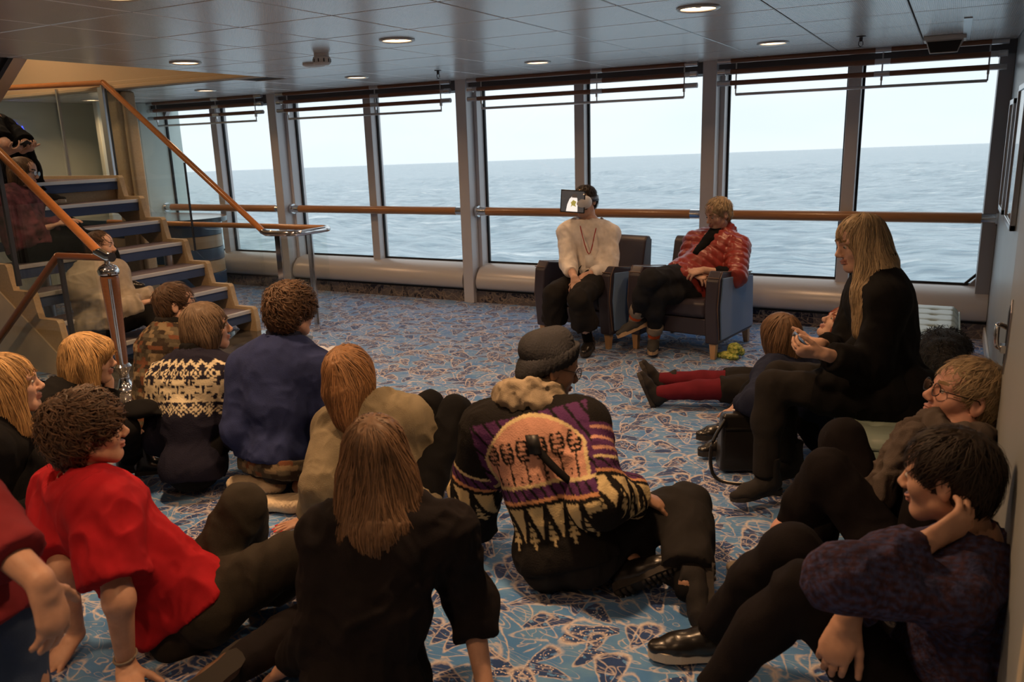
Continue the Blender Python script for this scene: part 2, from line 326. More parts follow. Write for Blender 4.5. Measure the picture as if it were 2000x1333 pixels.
def leg_prims(J, k, s, w=1.0, to=1.0):
    H, K, A = J['H' + k], J['K' + k], J['A' + k]; sh = A - K; back = nrm(K - H); back = nrm(back - nrm(sh) * (back @ nrm(sh)))
    m = K + sh * .38 + back * .012
    pr = [Cone(H, K, .09 * s * w, .058 * s * w)]
    if to > .38: pr += [Cone(K, m, .056 * s * w, .055 * s * w), Cone(m, K + sh * to, .053 * s * w, (.053 + (.036 - .053) * (to - .38) / .62) * s * w)]
    else: pr += [Cone(K, K + sh * to, .056 * s * w, .055 * s * w)]
    return pr
def head_prims(c, R, s):
    L = lambda x, y, z: c + R @ (V(x, y, z) * s)
    def cone(a, b, ra, rb, k=.018, sub=False, n=None, fl=1): return Cone(L(*a), L(*b), ra * s, rb * s, None if n is None else R @ V(*n), fl, k=k * s, sub=sub)
    def ell(p, r, k=.018, sub=False, RR=None): return Ell(L(*p), np.array(r) * s, R if RR is None else R @ RR, k=k * s, sub=sub)
    pr = [ell((0, -.014, .034), (.074, .094, .08)), ell((0, .03, -.03), (.06, .058, .082), .03), ell((0, .045, .045), (.055, .04, .045), .03),
          cone((0, .062, -.098), (0, .072, -.094), .019, .016, .02)]
    for q in (-1, 1):
        pr += [cone((q * .05, .0, -.058), (q * .018, .06, -.098), .02, .018, .025), ell((q * .04, .052, -.026), (.024, .026, .026), .02),
               cone((q * .014, .085, .02), (q * .046, .07, .02), .011, .009, .014), cone((q * .011, .096, -.036), (q * .012, .098, -.037), .0075, .0075, .008),
               ell((q * .075, -.012, -.008), (.009, .019, .032), .008, RR=np.array(rotz(q * .35))), ell((q * .083, -.008, -.004), (.006, .009, .016), .006, sub=True)]
        pr += [ell((q * .031, .095, .002), (.018, .014, .0115), .01, sub=True), ell((q * .031, .0735, .001), (.0165, .0155, .0125), .004)]
    pr += [cone((0, .083, .012), (0, .106, -.028), .008, .0105, .012), cone((0, .106, -.029), (0, .102, -.032), .0095, .009, .008),
           ell((0, .088, -.06), (.022, .012, .0065), .006), ell((0, .087, -.071), (.019, .011, .0065), .006)]
    pr += [ell((0, .1, -.0655), (.021, .008, .0016), .003, sub=True)]
    return pr
def rotz(a): return [[math.cos(a), -math.sin(a), 0], [math.sin(a), math.cos(a), 0], [0, 0, 1]]
def hand_prims(W, d, pn, right, s=1.0, curl=(.25, .3, .25), spread=.12, thumb=(.55, .75, .3), each=None):
    d = nrm(d); pn = nrm(pn - d * (pn @ d)); t = np.cross(pn, d) * (-1 if right else 1)
    pr = [Cone(W, W + d * .03 * s, .026 * s, .03 * s, pn, 1.3, k=.015), Cone(W + d * .03 * s, W + d * .082 * s, .034 * s, .041 * s, pn, 2.5, k=.012),
          Cone(W + d * .025 * s + t * .02 * s + pn * .006, W + d * .06 * s + t * .03 * s + pn * .006, .015 * s, .012 * s, k=.012)]
    for i, (bd, bt, ln) in enumerate(((.09, .029, .074), (.095, .0095, .082), (.092, -.0095, .077), (.083, -.0275, .06))):
        c = each[i] if each else curl
        p = W + (d * bd + t * bt) * s; a = 0; sp = (1.5 - i) * spread
        d0 = nrm(d + t * sp)
        pr.append(Cone(p - d0 * .03 * s, p, .0095 * s, .0098 * s, k=.008))
        for j, fr in enumerate((.46, .3, .26)):
            a += c[j]; dd = d0 * math.cos(a) + pn * math.sin(a); q = p + dd * ln * fr * s
            pr.append(Cone(p, q, (.0096 - .0008 * j) * s, (.0088 - .0008 * j) * s, k=.003)); p = q
    td = nrm(d * thumb[0] + t * thumb[1] + pn * thumb[2]); p = W + (d * .035 + t * .03) * s + pn * .004
    for j, ln in enumerate((.042, .032, .027)):
        q = p + td * ln * s; pr.append(Cone(p, q, (.0125 - .0015 * j) * s, (.0112 - .0015 * j) * s, k=.006)); p = q; td = nrm(td + d * .28)
    return pr
def shoe(person, A, td, up, style, mats, s=1.0):
    """mats: upper, sole"""
    td = nrm(td); up = nrm(up - td * (up @ td)); sd = np.cross(td, up); base = A - up * .082 * s
    at = lambda u, v, w: base + (td * u + sd * v + up * w) * s
    boot = style in ('boot', 'heelboot'); lift = .02 if style != 'heelboot' else .03
    pr = [Cone(at(-.05, 0, .045 + lift * .3), at(.02, 0, .05), .036 * s, .039 * s), Cone(at(.02, 0, .05), at(.09, 0, .042), .04 * s, .04 * s, up, 1.1), Cone(at(.09, 0, .038), at(.155, 0, .033), .041 * s, .028 * s, up, 1.35),
          Cone(at(-.035, 0, .06), at(-.03, 0, .1), .036 * s, .036 * s)]
    if boot: pr.append(Cone(at(-.02, 0, .08), at(-.025, 0, .2), .043 * s, .046 * s))
    g = field(pr, .0075 * s, .025 * s); g.cut(at(0, 0, .018), -up)
    g.cut(at(-.03, 0, .19 if boot else .108), up + td * -.12, near=None)
    Vt, F = g.mesh(); Vt = folds(g, Vt, .0015, .04, 2); sh = link('shoe', mesh_np(Vt, F), mats[0], person)
    ol = [(-.088, -.0), (-.083, -.024), (-.06, -.034), (-.02, -.031), (.03, -.033), (.09, -.042), (.135, -.038), (.168, -.022), (.182, 0), (.172, .022), (.135, .037), (.09, .04), (.03, .03), (-.02, .03), (-.06, .033), (-.083, .024)]
    h = .0 if style != 'heelboot' else .012; top = .03
    b = [at(u, v, h if u > -.03 else 0) for u, v in ol]; t = [at(u, v, top) for u, v in ol]; n = len(ol)
    vs = np.array(b + t); fs = [tuple(range(n))[::-1], tuple(range(n, 2 * n))] + [(i, (i + 1) % n, n + (i + 1) % n, n + i) for i in range(n)]
    me = bpy.data.meshes.new('m'); me.from_pydata([tuple(v) for v in vs], [], fs); me.update()
    link('sole', me, mats[1], sh, smooth=False)
    if style in ('sneaker', 'derby'):
        B = []
        for i in range(4):
            u = .03 + .02 * i; w = .092 - .011 * i
            B.append(tube_np([at(u, -.02, w - .006), at(u + .004, 0, w + .003), at(u, .02, w - .006)], .0028 * s))
        v, f = join_parts(B); link('laces', mesh_np(v, f), mats[2] if len(mats) > 2 else mats[1], sh)
    if style == 'lug':
        B = []
        for i in range(7):
            for q in (-1, 1): B.append(box_np(at(.03 + i * .02, q * .018, -.004), td * .006 * s, sd * .014 * s, up * .006 * s))
        for i in range(3): B.append(box_np(at(-.07 + i * .022, 0, -.004), td * .007 * s, sd * .026 * s, up * .006 * s))
        v, f = join_parts(B); link('tread', mesh_np(v, f), mats[1], sh, smooth=False)
    return sh
def tube_np(pts, r, n=6, r1=None):
    pts = [V(*p) for p in pts]; m = len(pts); vs = []
    for i, p in enumerate(pts):
        t = nrm(pts[min(i + 1, m - 1)] - pts[max(i - 1, 0)]); a = nrm(np.cross(t, V(0, 0, 1) if abs(t[2]) < .9 else V(1, 0, 0))); b = np.cross(t, a)
        rr = r if r1 is None else r + (r1 - r) * i / (m - 1)
        for j in range(n): vs.append(p + rr * (a * math.cos(2 * math.pi * j / n) + b * math.sin(2 * math.pi * j / n)))
    fs = []
    for i in range(m - 1):
        for j in range(n): fs.append((i * n + j, i * n + (j + 1) % n, (i + 1) * n + (j + 1) % n, (i + 1) * n + j))
    c0, c1 = len(vs), len(vs) + 1; vs += [pts[0], pts[-1]]
    for j in range(0, n, 2):
        fs.append((c0, (j + 2) % n, (j + 1) % n, j)); q = (m - 1) * n; fs.append((c1, q + j, q + (j + 1) % n, q + (j + 2) % n))
    return np.array(vs), np.array(fs)
def box_np(c, a, b, d):
    vs = [c + sx * a + sy * b + sz * d for sx in (-1, 1) for sy in (-1, 1) for sz in (-1, 1)]
    return np.array(vs), np.array([(0, 1, 3, 2), (4, 6, 7, 5), (0, 4, 5, 1), (2, 3, 7, 6), (0, 2, 6, 4), (1, 5, 7, 3)])
def tube_obj(name, pts, r, mat, parent, n=6, r1=None):
    v, f = tube_np(pts, r, n, r1); return link(name, mesh_np(v, f), mat, parent)
def smooth_path(pts, n=6):
    pts = [V(*p) for p in pts]; out = []
    for i in range(len(pts) - 1):
        p0, p1, p2, p3 = pts[max(i - 1, 0)], pts[i], pts[i + 1], pts[min(i + 2, len(pts) - 1)]
        for j in range(n):
            t = j / n; out.append(.5 * (2 * p1 + (p2 - p0) * t + (2 * p0 - 5 * p1 + 4 * p2 - p3) * t * t + (3 * p1 - p0 - 3 * p2 + p3) * t ** 3))
    return out + [pts[-1]]

def strands(g, roots, flow, nseg, seg, wid, lift, jit=.15, curl=0.0, seed=0, tip=.8):
    rng = np.random.default_rng(seed); P = roots.copy(); n = len(P); pts = []; lean = rng.normal(0, jit, (n, 3)); D = None
    rl = rng.uniform(.4, 1.6, n); per = rng.uniform(.7, 1.4, n) * 1.5; ph = rng.uniform(0, 6.28, n); nors = []
    for i in range(nseg + 1):
        N = g.grad(P); d = g.sample(P)
        P = P - N * (d - lift * rl * (0.6 + tip * (i / nseg)))[:, None] * .8
        q = P.copy()
        if curl:
            f = flow(P); side = np.cross(N, f)
            q = q + side * (np.sin(per * i + ph) * curl)[:, None] + N * (np.cos(per * i + ph) * curl * .6)[:, None]
        pts.append(q); nors.append(N)
        f = flow(P) + lean; f = f - N * np.sum(f * N, 1, keepdims=True) * .85; f = f / (np.linalg.norm(f, axis=1, keepdims=True) + 1e-9)
        D = f if D is None else .45 * D + .55 * f; P = P + D * seg
    pts = np.stack(pts, 1); N = np.stack(nors, 1)                                    # n, m, 3
    T = np.gradient(pts, axis=1); T /= np.linalg.norm(T, axis=2, keepdims=True) + 1e-9
    S = np.cross(N, T); S /= np.linalg.norm(S, axis=2, keepdims=True) + 1e-9
    w = wid * rng.uniform(.6, 1.3, n)[:, None] * (np.linspace(1, 0, nseg + 1) ** .6 * .9 + .1)[None, :]
    A = pts + S * w[..., None] - N * (w * .35)[..., None]; B = pts + N * (w * .35)[..., None]; Cc = pts - S * w[..., None] - N * (w * .35)[..., None]
    Vt = np.stack([A, B, Cc], 2).reshape(-1, 3); m = nseg + 1; base = (np.arange(n) * m * 3)[:, None, None]; i = (np.arange(nseg) * 3)[None, :, None]
    q1 = base + i + np.array([0, 1, 4, 3])[None, None, :]; q2 = base + i + np.array([1, 2, 5, 4])[None, None, :]
    F = np.concatenate([q1.reshape(-1, 4), q2.reshape(-1, 4)]); tint = np.repeat(rng.uniform(0, 1, n), m * 3)
    return Vt, F, tint
def hair(person, c, R, s, style, mat, n=700, seed=0, h=.007, extra=None, flow=None, wid=.0024, seglen=None, face=1.0, vol=0.0, cutz=None, rough=None, wav=.7):
    """style short | curly | long ; extra: prims of hair that falls below the head; vol: added thickness"""
    L = lambda x, y, z: c + R @ (V(x, y, z) * s)
    def ell(p, r, k=.02, sub=False): return Ell(L(*p), (np.array(r) + (0 if sub else vol)) * s, R, k=k * s, sub=sub)
    pr = [ell((0, -.018, .038), (.081, .101, .086)), ell((0, -.062, -.02), (.066, .048, .065), .03)]
    if style == 'long': pr += [ell((-.045, -.01, -.02), (.04, .062, .085), .03), ell((.045, -.01, -.02), (.04, .062, .085), .03)]
    pr += [ell((0, .1, -.062), (.078 * face, .075, .108), .02, True), ell((0, .115, -.03), (.062 * face, .07, .07), .015, True)]
    if style != 'long':
        for q in (-1, 1): pr += [ell((q * .088, -.004, -.02), (.02, .03, .048), .012, True), ell((q * .075, .03, -.075), (.05, .05, .055), .015, True)]
    g = field(pr + (extra or []), h, .03 * s, pad=.05)
    if cutz is not None: g.cut((0, 0, cutz), (0, 0, -1))
    Vt, F = g.mesh(); rng = np.random.default_rng(seed)
    crown = L(0, -.06, .13)
    if flow is None:
        if style == 'long':
            def flow(P):
                q = P - crown; q = q / (np.linalg.norm(q, axis=1, keepdims=True) + 1e-6); dn = np.clip((c[2] + .06 - P[:, 2]) / .1, 0, 1)[:, None]
                return q * (1 - dn) + V(0, 0, -1) * (.25 + dn) + wav * np.stack([vnoise(P / .045 + 3) - .5, vnoise(P / .045 + 9) - .5, vnoise(P / .045 + 17) * 0], 1)
        else:
            fw = R[:, 1]
            def flow(P):
                q = P - crown; q = q / (np.linalg.norm(q, axis=1, keepdims=True) + 1e-6); return q * .9 + fw * .25 + V(0, 0, -.2)
    n = int(n * .88); zmin = c[2] - .14 * s if style != 'long' else -9
    cand = Vt[Vt[:, 2] > (zmin if style != 'long' else c[2] - .02)]
    if style == 'long' and extra:
        low = Vt[Vt[:, 2] <= c[2] - .02]; k = int(n * .4)
        roots = np.concatenate([cand[rng.integers(0, len(cand), n - k)], low[rng.integers(0, len(low), k)] if len(low) else cand[:0]])
    else: roots = cand[rng.integers(0, len(cand), n)]
    curl = .0095 * s if style == 'curly' else (.0016 if style == 'long' else .001)
    sl = seglen or (.014 if style == 'short' else (.013 if style == 'curly' else .032))
    Vs, Fs, tint = strands(g, roots, flow, {'short': 5, 'curly': 6, 'long': 7}[style], sl * s, wid * (1.7 if style == 'curly' else 1), {'long': .003, 'curly': .008, 'short': .0045}[style], {'short': .33, 'curly': .45, 'long': .12}[style], curl, seed, {'short': 1.8, 'curly': 1.2, 'long': 1.0}[style])
    if style == 'curly': Vt = folds(g, Vt, .011, .032, seed)
    else: Vt = folds(g, Vt, rough or (.0045 if style == 'short' else .003), .028, seed)
    V2, F2 = join_parts([(Vt, F), (Vs, Fs)]); me = mesh_np(V2, F2)
    tt = np.concatenate([np.full(len(Vt), .25) + .3 * vnoise(Vt / .012), tint]); set_color(me, 'tint', np.stack([tt] * 3, 1))
    return link('hair', me, mat, person)

def garment(person, name, prims, mat, off, h=.010, k=.035, cuts=(), fold=.004, wl=.075, seed=0, mats_fn=None, color_fn=None):
    g = field(prims, h, k, off)
    for cc in cuts: g.cut(*cc[:2], near=cc[2] if len(cc) > 2 else None)
    Vt, F = g.mesh(); Vt = folds(g, Vt, fold, wl, seed); me = mesh_np(Vt, F)
    if color_fn is not None: set_color(me, 'pattern', color_fn(Vt))
    return link(name, me, mat, person)
def pt(a, b, t): return a + (b - a) * t

def person(key, label, J, skin, face, head_s=1.0, s=1.0, hands=None, fine=.0045, h=.010, build=1.0, bow=.03, up_head=None, hand_s=1.0, brow=None, neck_r=.052):
    J = {k: V(*v) for k, v in J.items()}
    root = bpy.data.objects.new('person', None); COL.objects.link(root); root.empty_display_size = .1
    base = (J['P'][0], J['P'][1], 0 if J['P'][2] < .7 or key == 'passer' else J['P'][2]); root.location = base
    root['label'] = label; root['category'] = 'person'; root['group'] = 'people gathered in the lounge'
    up, hx, sx, fp, fc = unit_frames(J)
    uh = nrm(J['H'] - J['N']) * .35 + V(0, 0, 1) * .65 if up_head is None else nrm(up_head)
    R = frame(face, uh); c = J['H']
    neck = [Cone(J['N'] + up * .01, c + R @ (V(0, -.028, -.06) * head_s), .058 * s, neck_r * s)]
    hp = head_prims(c, R, head_s); parts = []
    tor = torso_prims(J, s * .96, build, bow)
    limbs = sum([arm_prims(J, k, s) for k in 'LR'], []) + sum([leg_prims(J, k, s) for k in 'LR'], [])
    hn = {}
    for k in 'LR':
        o = dict(hands.get(k, {})) if hands else {}
        d = o.pop('d', None); d = nrm(J['W' + k] - J['E' + k]) if d is None else nrm(d)
        pn = o.pop('pn', V(0, 0, -1) if abs(d[2]) < .9 else -fc)
        hn[k] = hand_prims(J['W' + k], d, V(*pn), k == 'R', s * hand_s, **o)
    g = field(tor + neck + limbs, h * 1.65 if h >= .0095 else h * 1.15, .03)
    Vt, F = g.mesh()
    hb = [(c - .17 * head_s, c + .17 * head_s)]
    cen = Vt[F].mean(1); drop = (cen @ nrm(c - J['N']) > (J['N'] + up * .07) @ nrm(c - J['N'])) & (np.linalg.norm(cen - c, axis=1) < .2)
    parts.append((Vt, F[~drop]))
    ghd = field(hp + neck, fine, .02); hv, hf = ghd.mesh(); parts.append((hv, hf)); nh = len(hf)
    for k in 'LR': parts.append(field(hn[k] + [Cone(pt(J['E' + k], J['W' + k], .7), J['W' + k], .03 * s, .027 * s)], max(fine * .95, .0042), .012).mesh())
    V2, F2 = join_parts(parts); me = mesh_np(V2, F2); b = link('body', me, [skin, M['lips'], brow or M['brow']], root)
    q = (hv[hf].mean(1) - c) @ R / head_s; idx = np.zeros(len(F2), int); n0 = len(parts[0][1])
    lip = (np.abs(q[:, 0]) < .024) & (q[:, 1] > .08) & (q[:, 2] < -.0525) & (q[:, 2] > -.079)
    ax = np.abs(q[:, 0]); br = (ax > .012) & (ax < .05) & (np.abs(q[:, 2] - (.024 + .004 * (ax - .012) / .038)) < .0045) & (q[:, 1] > .05)
    idx[n0:n0 + nh] = np.where(lip, 1, np.where(br, 2, 0)); set_mat_index(me, idx[:len(me.polygons)])
    for q in (-1, 1):
        e = c + R @ (V(q * .031, .0765, .0) * head_s); eye_obj(b, e, R, head_s)
    return dict(root=root, J=J, R=R, c=c, s=s, hs=head_s, up=up, hx=hx, sx=sx, fp=fp, fc=fc, body=b, hn=hn)
def eye_obj(parent, e, R, s):
    vs, fs, mi = [], [], []; n, m = 12, 6
    for i in range(m + 1):
        a = math.pi * .6 * i / m
        for j in range(n):
            t = 2 * math.pi * j / n; p = V(math.sin(a) * math.cos(t), math.cos(a), math.sin(a) * math.sin(t) * .62) * .0128 * s
            vs.append(e + R @ p)
    for i in range(m):
        for j in range(n): fs.append((i * n + j, i * n + (j + 1) % n, (i + 1) * n + (j + 1) % n, (i + 1) * n + j)); mi.append(1 if i < 2 else 0)
    me = mesh_np(np.array(vs), np.array(fs)); o = link('eye', me, [M['eyewhite'], M['iris']], parent); set_mat_index(me, mi); return o
def glasses(p, mat, round_=True, lens=True):
    c, R, s = p['c'], p['R'], p['hs']; L = lambda x, y, z: c + R @ (V(x, y, z) * s); B = []; g0 = None
    for q in (-1, 1):
        pts = [L(q * .033 + .025 * math.cos(a), .105 - .006 * abs(math.cos(a)), .0 + .02 * math.sin(a)) for a in np.linspace(0, 2 * math.pi, 17)]
        B.append(tube_np(pts, .0017 * s)); B.append(tube_np([L(q * .058, .1, .005), L(q * .076, .05, .008), L(q * .08, -.005, .01), L(q * .078, -.025, -.008)], .0017 * s))
    B.append(tube_np([L(-.009, .107, .004), L(0, .111, .006), L(.009, .107, .004)], .0015 * s))
    v, f = join_parts(B); o = link('glasses', mesh_np(v, f), mat, p['root'])
    if lens:
        for q in (-1, 1):
            pts = [L(q * .033 + .0245 * math.cos(a), .104, .0195 * math.sin(a)) for a in np.linspace(0, 2 * math.pi, 17)[:-1]]
            pts += [x - R[:, 1] * .0012 for x in pts]; n = 16
            fs = [tuple(range(n)), tuple(range(n, 2 * n))[::-1]] + [(i, n + i, n + (i + 1) % n, (i + 1) % n) for i in range(n)]
            me = bpy.data.meshes.new('m'); me.from_pydata([tuple(x) for x in pts], [], fs); link('lens', me, M['glass'], o, smooth=False)
    return o
def compose(groups, h, k, off):
    """each group (prims, cuts) is trimmed on its own, then blended with the others"""
    allp = [q for g in groups for q in g[0]]; G = grid_for(allp, h, .03 + off)
    for prims, cuts in groups:
        lo = np.min([q.box()[0] for q in prims], 0) - .05 - off; hi = np.max([q.box()[1] for q in prims], 0) + .05 + off
        i0 = np.clip(np.floor((lo - G.lo) / h).astype(int), 0, G.n - 1); i1 = np.clip(np.ceil((hi - G.lo) / h).astype(int) + 1, 1, G.n)
        T = Grid(G.lo + i0 * h, G.lo + (i1 - 1) * h, h); T.n = i1 - i0; T.f = np.full(T.n, .2, np.float32)
        for q in prims: T.add(q, k, off)
        for c in cuts: T.cut(c[0], c[1], near=c[2] if len(c) > 2 else None)
        S = tuple(slice(i0[x], i1[x]) for x in range(3)); f, d = G.f[S], T.f; hh = np.maximum(k - np.abs(f - d), 0) / k; G.f[S] = np.minimum(f, d) - hh * hh * k * .25
    return G
def top(p, name, mat, off=.016, sl=(1.0, 1.0), h=.010, fold=.005, hem=.0, neck=.055, w=1.0, bust=0, seed=0, bow=.03, color_fn=None, k=.035, sleeve_off=0, wl=.075, neck_r=.1, **kw):
    J, s = p['J'], p['s']; pr = torso_prims(J, s, w, bow, bust); so = sleeve_off
    tc = [(J['N'] + p['up'] * neck + p['fc'] * .02, nrm(p['up'] * 1.0 - p['fc'] * .25), neck_r)]
    if hem is not None: tc.append((J['P'] - p['up'] * hem, -p['up']))
    groups = [(pr, tc)]
    for kk, t in zip('LR', sl):
        S, E, Wr = J['S' + kk], J['E' + kk], J['W' + kk]
        if t <= .5: e = pt(S, E, t * 2); groups.append(([Cone(S, e, (.056 + so) * s, (.05 + so) * s)], [(e, E - S)]))
        else:
            tt = (t - .5) * 2; e = pt(E, Wr, tt); groups.append(([Cone(S, E, (.054 + so) * s, (.046 + so) * s)], [])); groups.append(([Cone(E, e, (.046 + so) * s, (.034 + so * .8) * s)], [(e, Wr - E)]))
    g = compose(groups, h, k, off); Vt, F = g.mesh(); Vt = folds(g, Vt, fold, wl, seed); me = mesh_np(Vt, F)
    if color_fn is not None: set_color(me, 'pattern', color_fn(Vt))
    return link(name, me, mat, p['root'])
def trousers(p, mat, off=.012, to=(.96, .96), h=.0135, fold=.005, w=1.0, name='trousers', seed=3, waist=.13, wl=.085, flare=0):
    J, s = p['J'], p['s']; tp = torso_prims(J, s, w); up = p['up']
    groups = [([tp[0], Cone(J['P'] + up * .03, J['P'] + up * waist * .7, .128 * s * w, .12 * s * w, p['fp'], 1.28)] + [Ell(J['P'] + (J['H' + k] - J['P']) * .8 - p['fp'] * .045 - up * .01, (.1 * s * w,) * 3) for k in 'LR'], [])]
    for k, t in zip('LR', to):
        lp = leg_prims(J, k, s, w, min(t, 1.0)); e = pt(J['K' + k], J['A' + k], t); groups.append(([lp[0]], []))
        sh = lp[1:] + ([Cone(pt(J['K' + k], J['A' + k], .25), e, .062 * s, (.05 + flare) * s)] if flare else []); groups.append((sh, [(e, J['A' + k] - J['K' + k])]))
    g = compose(groups, h, .03, off); Vt, F = g.mesh(); Vt = folds(g, Vt, fold, wl, seed); return link(name, mesh_np(Vt, F), mat, p['root'])
def feet(p, style, mats, tdL=None, tdR=None, upL=None, upR=None, which='LR', s=1.0):
    for k, td, u in (('L', tdL, upL), ('R', tdR, upR)):
        if k not in which: continue
        A, K = p['J']['A' + k], p['J']['K' + k]
        if td is None: td = p['fp'] * 1.0; td = V(td[0], td[1], 0)
        shoe(p['root'], A, td, V(0, 0, 1) if u is None else u, style, mats, s * p['s'])
def scarf(p, mat, r=.04, turns=2, rad=.085, h=.008, drop=.0, fold=.006, name='scarf', lift=.05):
    J = p['J']; u = p['up']; cc = J['N'] + u * lift; pr = []
    for t in range(turns):
        pts = [cc + u * (.018 * t - .02 + .012 * math.sin(a * 2 + t)) + p['sx'] * (rad * 1.08 * math.cos(a + t)) + p['fc'] * (rad * math.sin(a + t) + .012) for a in np.linspace(0, 2 * math.pi, 11)]
        pr += [Cone(a, b, r, r, u, .8, k=.015) for a, b in zip(pts, pts[1:])]
    return garment(p['root'], name, pr, mat, 0, h, .02, (), fold, .04, 5)

# ---------------------------------------------------------------- small modelling kit for the room
class MB:
    def __init__(s): s.v, s.f = [], []
    def box(s, x0, x1, y0, y1, z0, z1):
        n = len(s.v); s.v += [(x, y, z) for x in (x0, x1) for y in (y0, y1) for z in (z0, z1)]
        s.f += [tuple(n + i for i in q) for q in ((0, 1, 3, 2), (4, 6, 7, 5), (0, 4, 5, 1), (2, 3, 7, 6), (0, 2, 6, 4), (1, 5, 7, 3))]; return s
    def raw(s, vs, fs): n = len(s.v); s.v += [tuple(map(float, v)) for v in vs]; s.f += [tuple(n + int(i) for i in q) for q in fs]; return s
    def tube(s, pts, r, n=10, r1=None): v, f = tube_np(pts, r, n, r1); return s.raw(v, f)
    def prism(s, poly, axis, a, b):        # poly of 2D points extruded along axis 0/1/2 from a to b
        def p(u, w, t): q = [u, w]; q.insert(axis, t); return tuple(q)
        n = len(poly); vs = [p(u, w, a) for u, w in poly] + [p(u, w, b) for u, w in poly]
        return s.raw(vs, [tuple(range(n))[::-1], tuple(range(n, 2 * n))] + [(i, (i + 1) % n, n + (i + 1) % n, n + i) for i in range(n)])
    def lathe(s, prof, c, n=24, cap=True):
        vs = []; m = len(prof)
        for r, z in prof:
            for j in range(n): vs.append((c[0] + r * math.cos(2 * math.pi * j / n), c[1] + r * math.sin(2 * math.pi * j / n), c[2] + z))
        fs = [(i * n + j, i * n + (j + 1) % n, (i + 1) * n + (j + 1) % n, (i + 1) * n + j) for i in range(m - 1) for j in range(n)]
        if cap: fs += [tuple(range(n))[::-1], tuple(range((m - 1) * n, m * n))]
        return s.raw(vs, fs)
    def build(s, name, m, parent=None, smooth=False, bevel=0, seg=2):
        me = bpy.data.meshes.new(name); me.from_pydata(s.v, [], s.f); me.update()
        import bmesh
        bm = bmesh.new(); bm.from_mesh(me); bmesh.ops.recalc_face_normals(bm, faces=bm.faces[:]); bm.to_mesh(me); bm.free()
        o = link(name, me, m, parent, smooth)
        if bevel:
            md = o.modifiers.new('soft edge', 'BEVEL'); md.width = bevel; md.segments = seg; md.limit_method = 'ANGLE'
            me.polygons.foreach_set('use_smooth', np.ones(len(me.polygons), bool)); w = o.modifiers.new('n', 'WEIGHTED_NORMAL')
        elif smooth and hasattr(me, 'set_sharp_from_angle'): me.set_sharp_from_angle(angle=.7)
        return o
def struct(o, label=None):
    o['kind'] = 'structure'
    if label: o['label'] = label
    return o
def thing(name, label, cat, loc=(0, 0, 0), group=None):
    o = bpy.data.objects.new(name, None); COL.objects.link(o); o.location = loc; o.empty_display_size = .1; o['label'] = label; o['category'] = cat
    if group: o['group'] = group
    return o
def tag(o, label, cat, group=None):
    o['label'] = label; o['category'] = cat
    if group: o['group'] = group
    return o
def copy_tree(o, parent=None):
    c = o.copy(); COL.objects.link(c); c.parent = parent
    for ch in list(o.children): copy_tree(ch, c)
    return c
XR, XD, YW, YG, ZC = .33, .20, 7.19, 7.42, 2.24     # right wall, open door, window wall, glass, ceiling
# ---------------------------------------------------------------- floor, walls, ceiling
WX0, WX1, WY0, WY1 = -9.0, -5.45, 2.35, 3.42          # well of the flight that goes down
fl = MB(); fl.box(-9.6, XR, -2.6, WY0, -.06, 0); fl.box(WX1, XR, WY0, WY1, -.06, 0); fl.box(-9.6, XR, WY1, YW + .02, -.06, 0)
struct(fl.build('floor', M['carpet']), 'blue patterned carpet of leaf outlines across the lounge')
st = MB(); st.prism([(-5.75, 2.45), (-5.0, 2.45), (-4.35, 2.75), (-4.35, 4.6), (-4.9, 5.32), (-5.75, 5.32)], 2, .0005, .004); struct(st.build('floor_stone', M['stone']), 'dark polished stone floor at the foot of the stairs')
b = MB(); b.box(WX0, WX1, WY0 - .02, WY0, -1.6, 0); b.box(WX0, WX1, WY1, WY1 + .02, -1.6, 0); b.box(WX1, WX1 + .02, WY0, WY1, -1.6, 0); b.box(WX0, WX1, WY0, WY1, -1.62, -1.6); struct(b.build('wall_stairwell', M['marble']), 'pale stone lining of the stairwell going down')
b = MB(); b.box(-9.6, XR + .2, -2.75, -2.6, -.06, 3.3); struct(b.build('wall_back', M['wallback']), 'wall behind the audience')
b = MB(); b.box(XR, XR + .15, -2.6, YG + .1, -.06, 3.3); struct(b.build('wall_right', M['wallr']), 'pale grey blue wall beside the windows')
b = MB(); b.box(-9.75, -9.6, -2.6, YG + .1, -1.7, 3.6); struct(b.build('wall_left', M['frost']), 'grey green frosted wall beyond the stairs')
b = MB(); b.box(-9.6, -8.98, 7.0, YG + .2, 0, ZC); b.box(-9.05, -8.98, 6.45, 7.0, 0, ZC); struct(b.build('wall_corner', M['frost'], bevel=.01), 'pale green panel where the windows end')
b = MB(); b.box(XR - .018, XR, 3.1, YW, 0, .1); struct(b.build('baseboard_right', M['offwhite'], bevel=.006), 'white skirting along the right wall')
# door leaf folded back against the right wall, with its latch
b = MB(); b.box(XD, XD + .06, 1.72, 3.05, .01, 2.15); door = struct(b.build('door_1', M['doorr'], bevel=.004), 'grey door folded back against the right wall')
b = MB(); b.box(XD + .0, XD + .13, 1.66, 1.72, 0, 2.2); struct(b.build('trim_1', M['cream'], bevel=.004), 'cream door frame beside the seated man')
b = MB(); b.box(XD + .06, XR, 1.6, 3.0, 0, ZC); struct(b.build('wall_right_recess', M['wallr']), 'wall behind the open door')
LZ = .26
b = MB(); b.prism([(y, z + LZ) for y, z in ((2.965, .80), (2.905, .84), (2.885, .80), (2.905, .66), (2.965, .58))], 0, XD - .006, XD + .002); pl = b.build('latch_plate', M['steel'], door, bevel=.002)
b = MB(); b.prism([(y, z + LZ) for y, z in ((2.952, .79), (2.912, .82), (2.898, .79), (2.912, .68), (2.952, .62))], 0, XD - .0075, XD - .005); b.build('latch_recess', M['gasket'], pl)
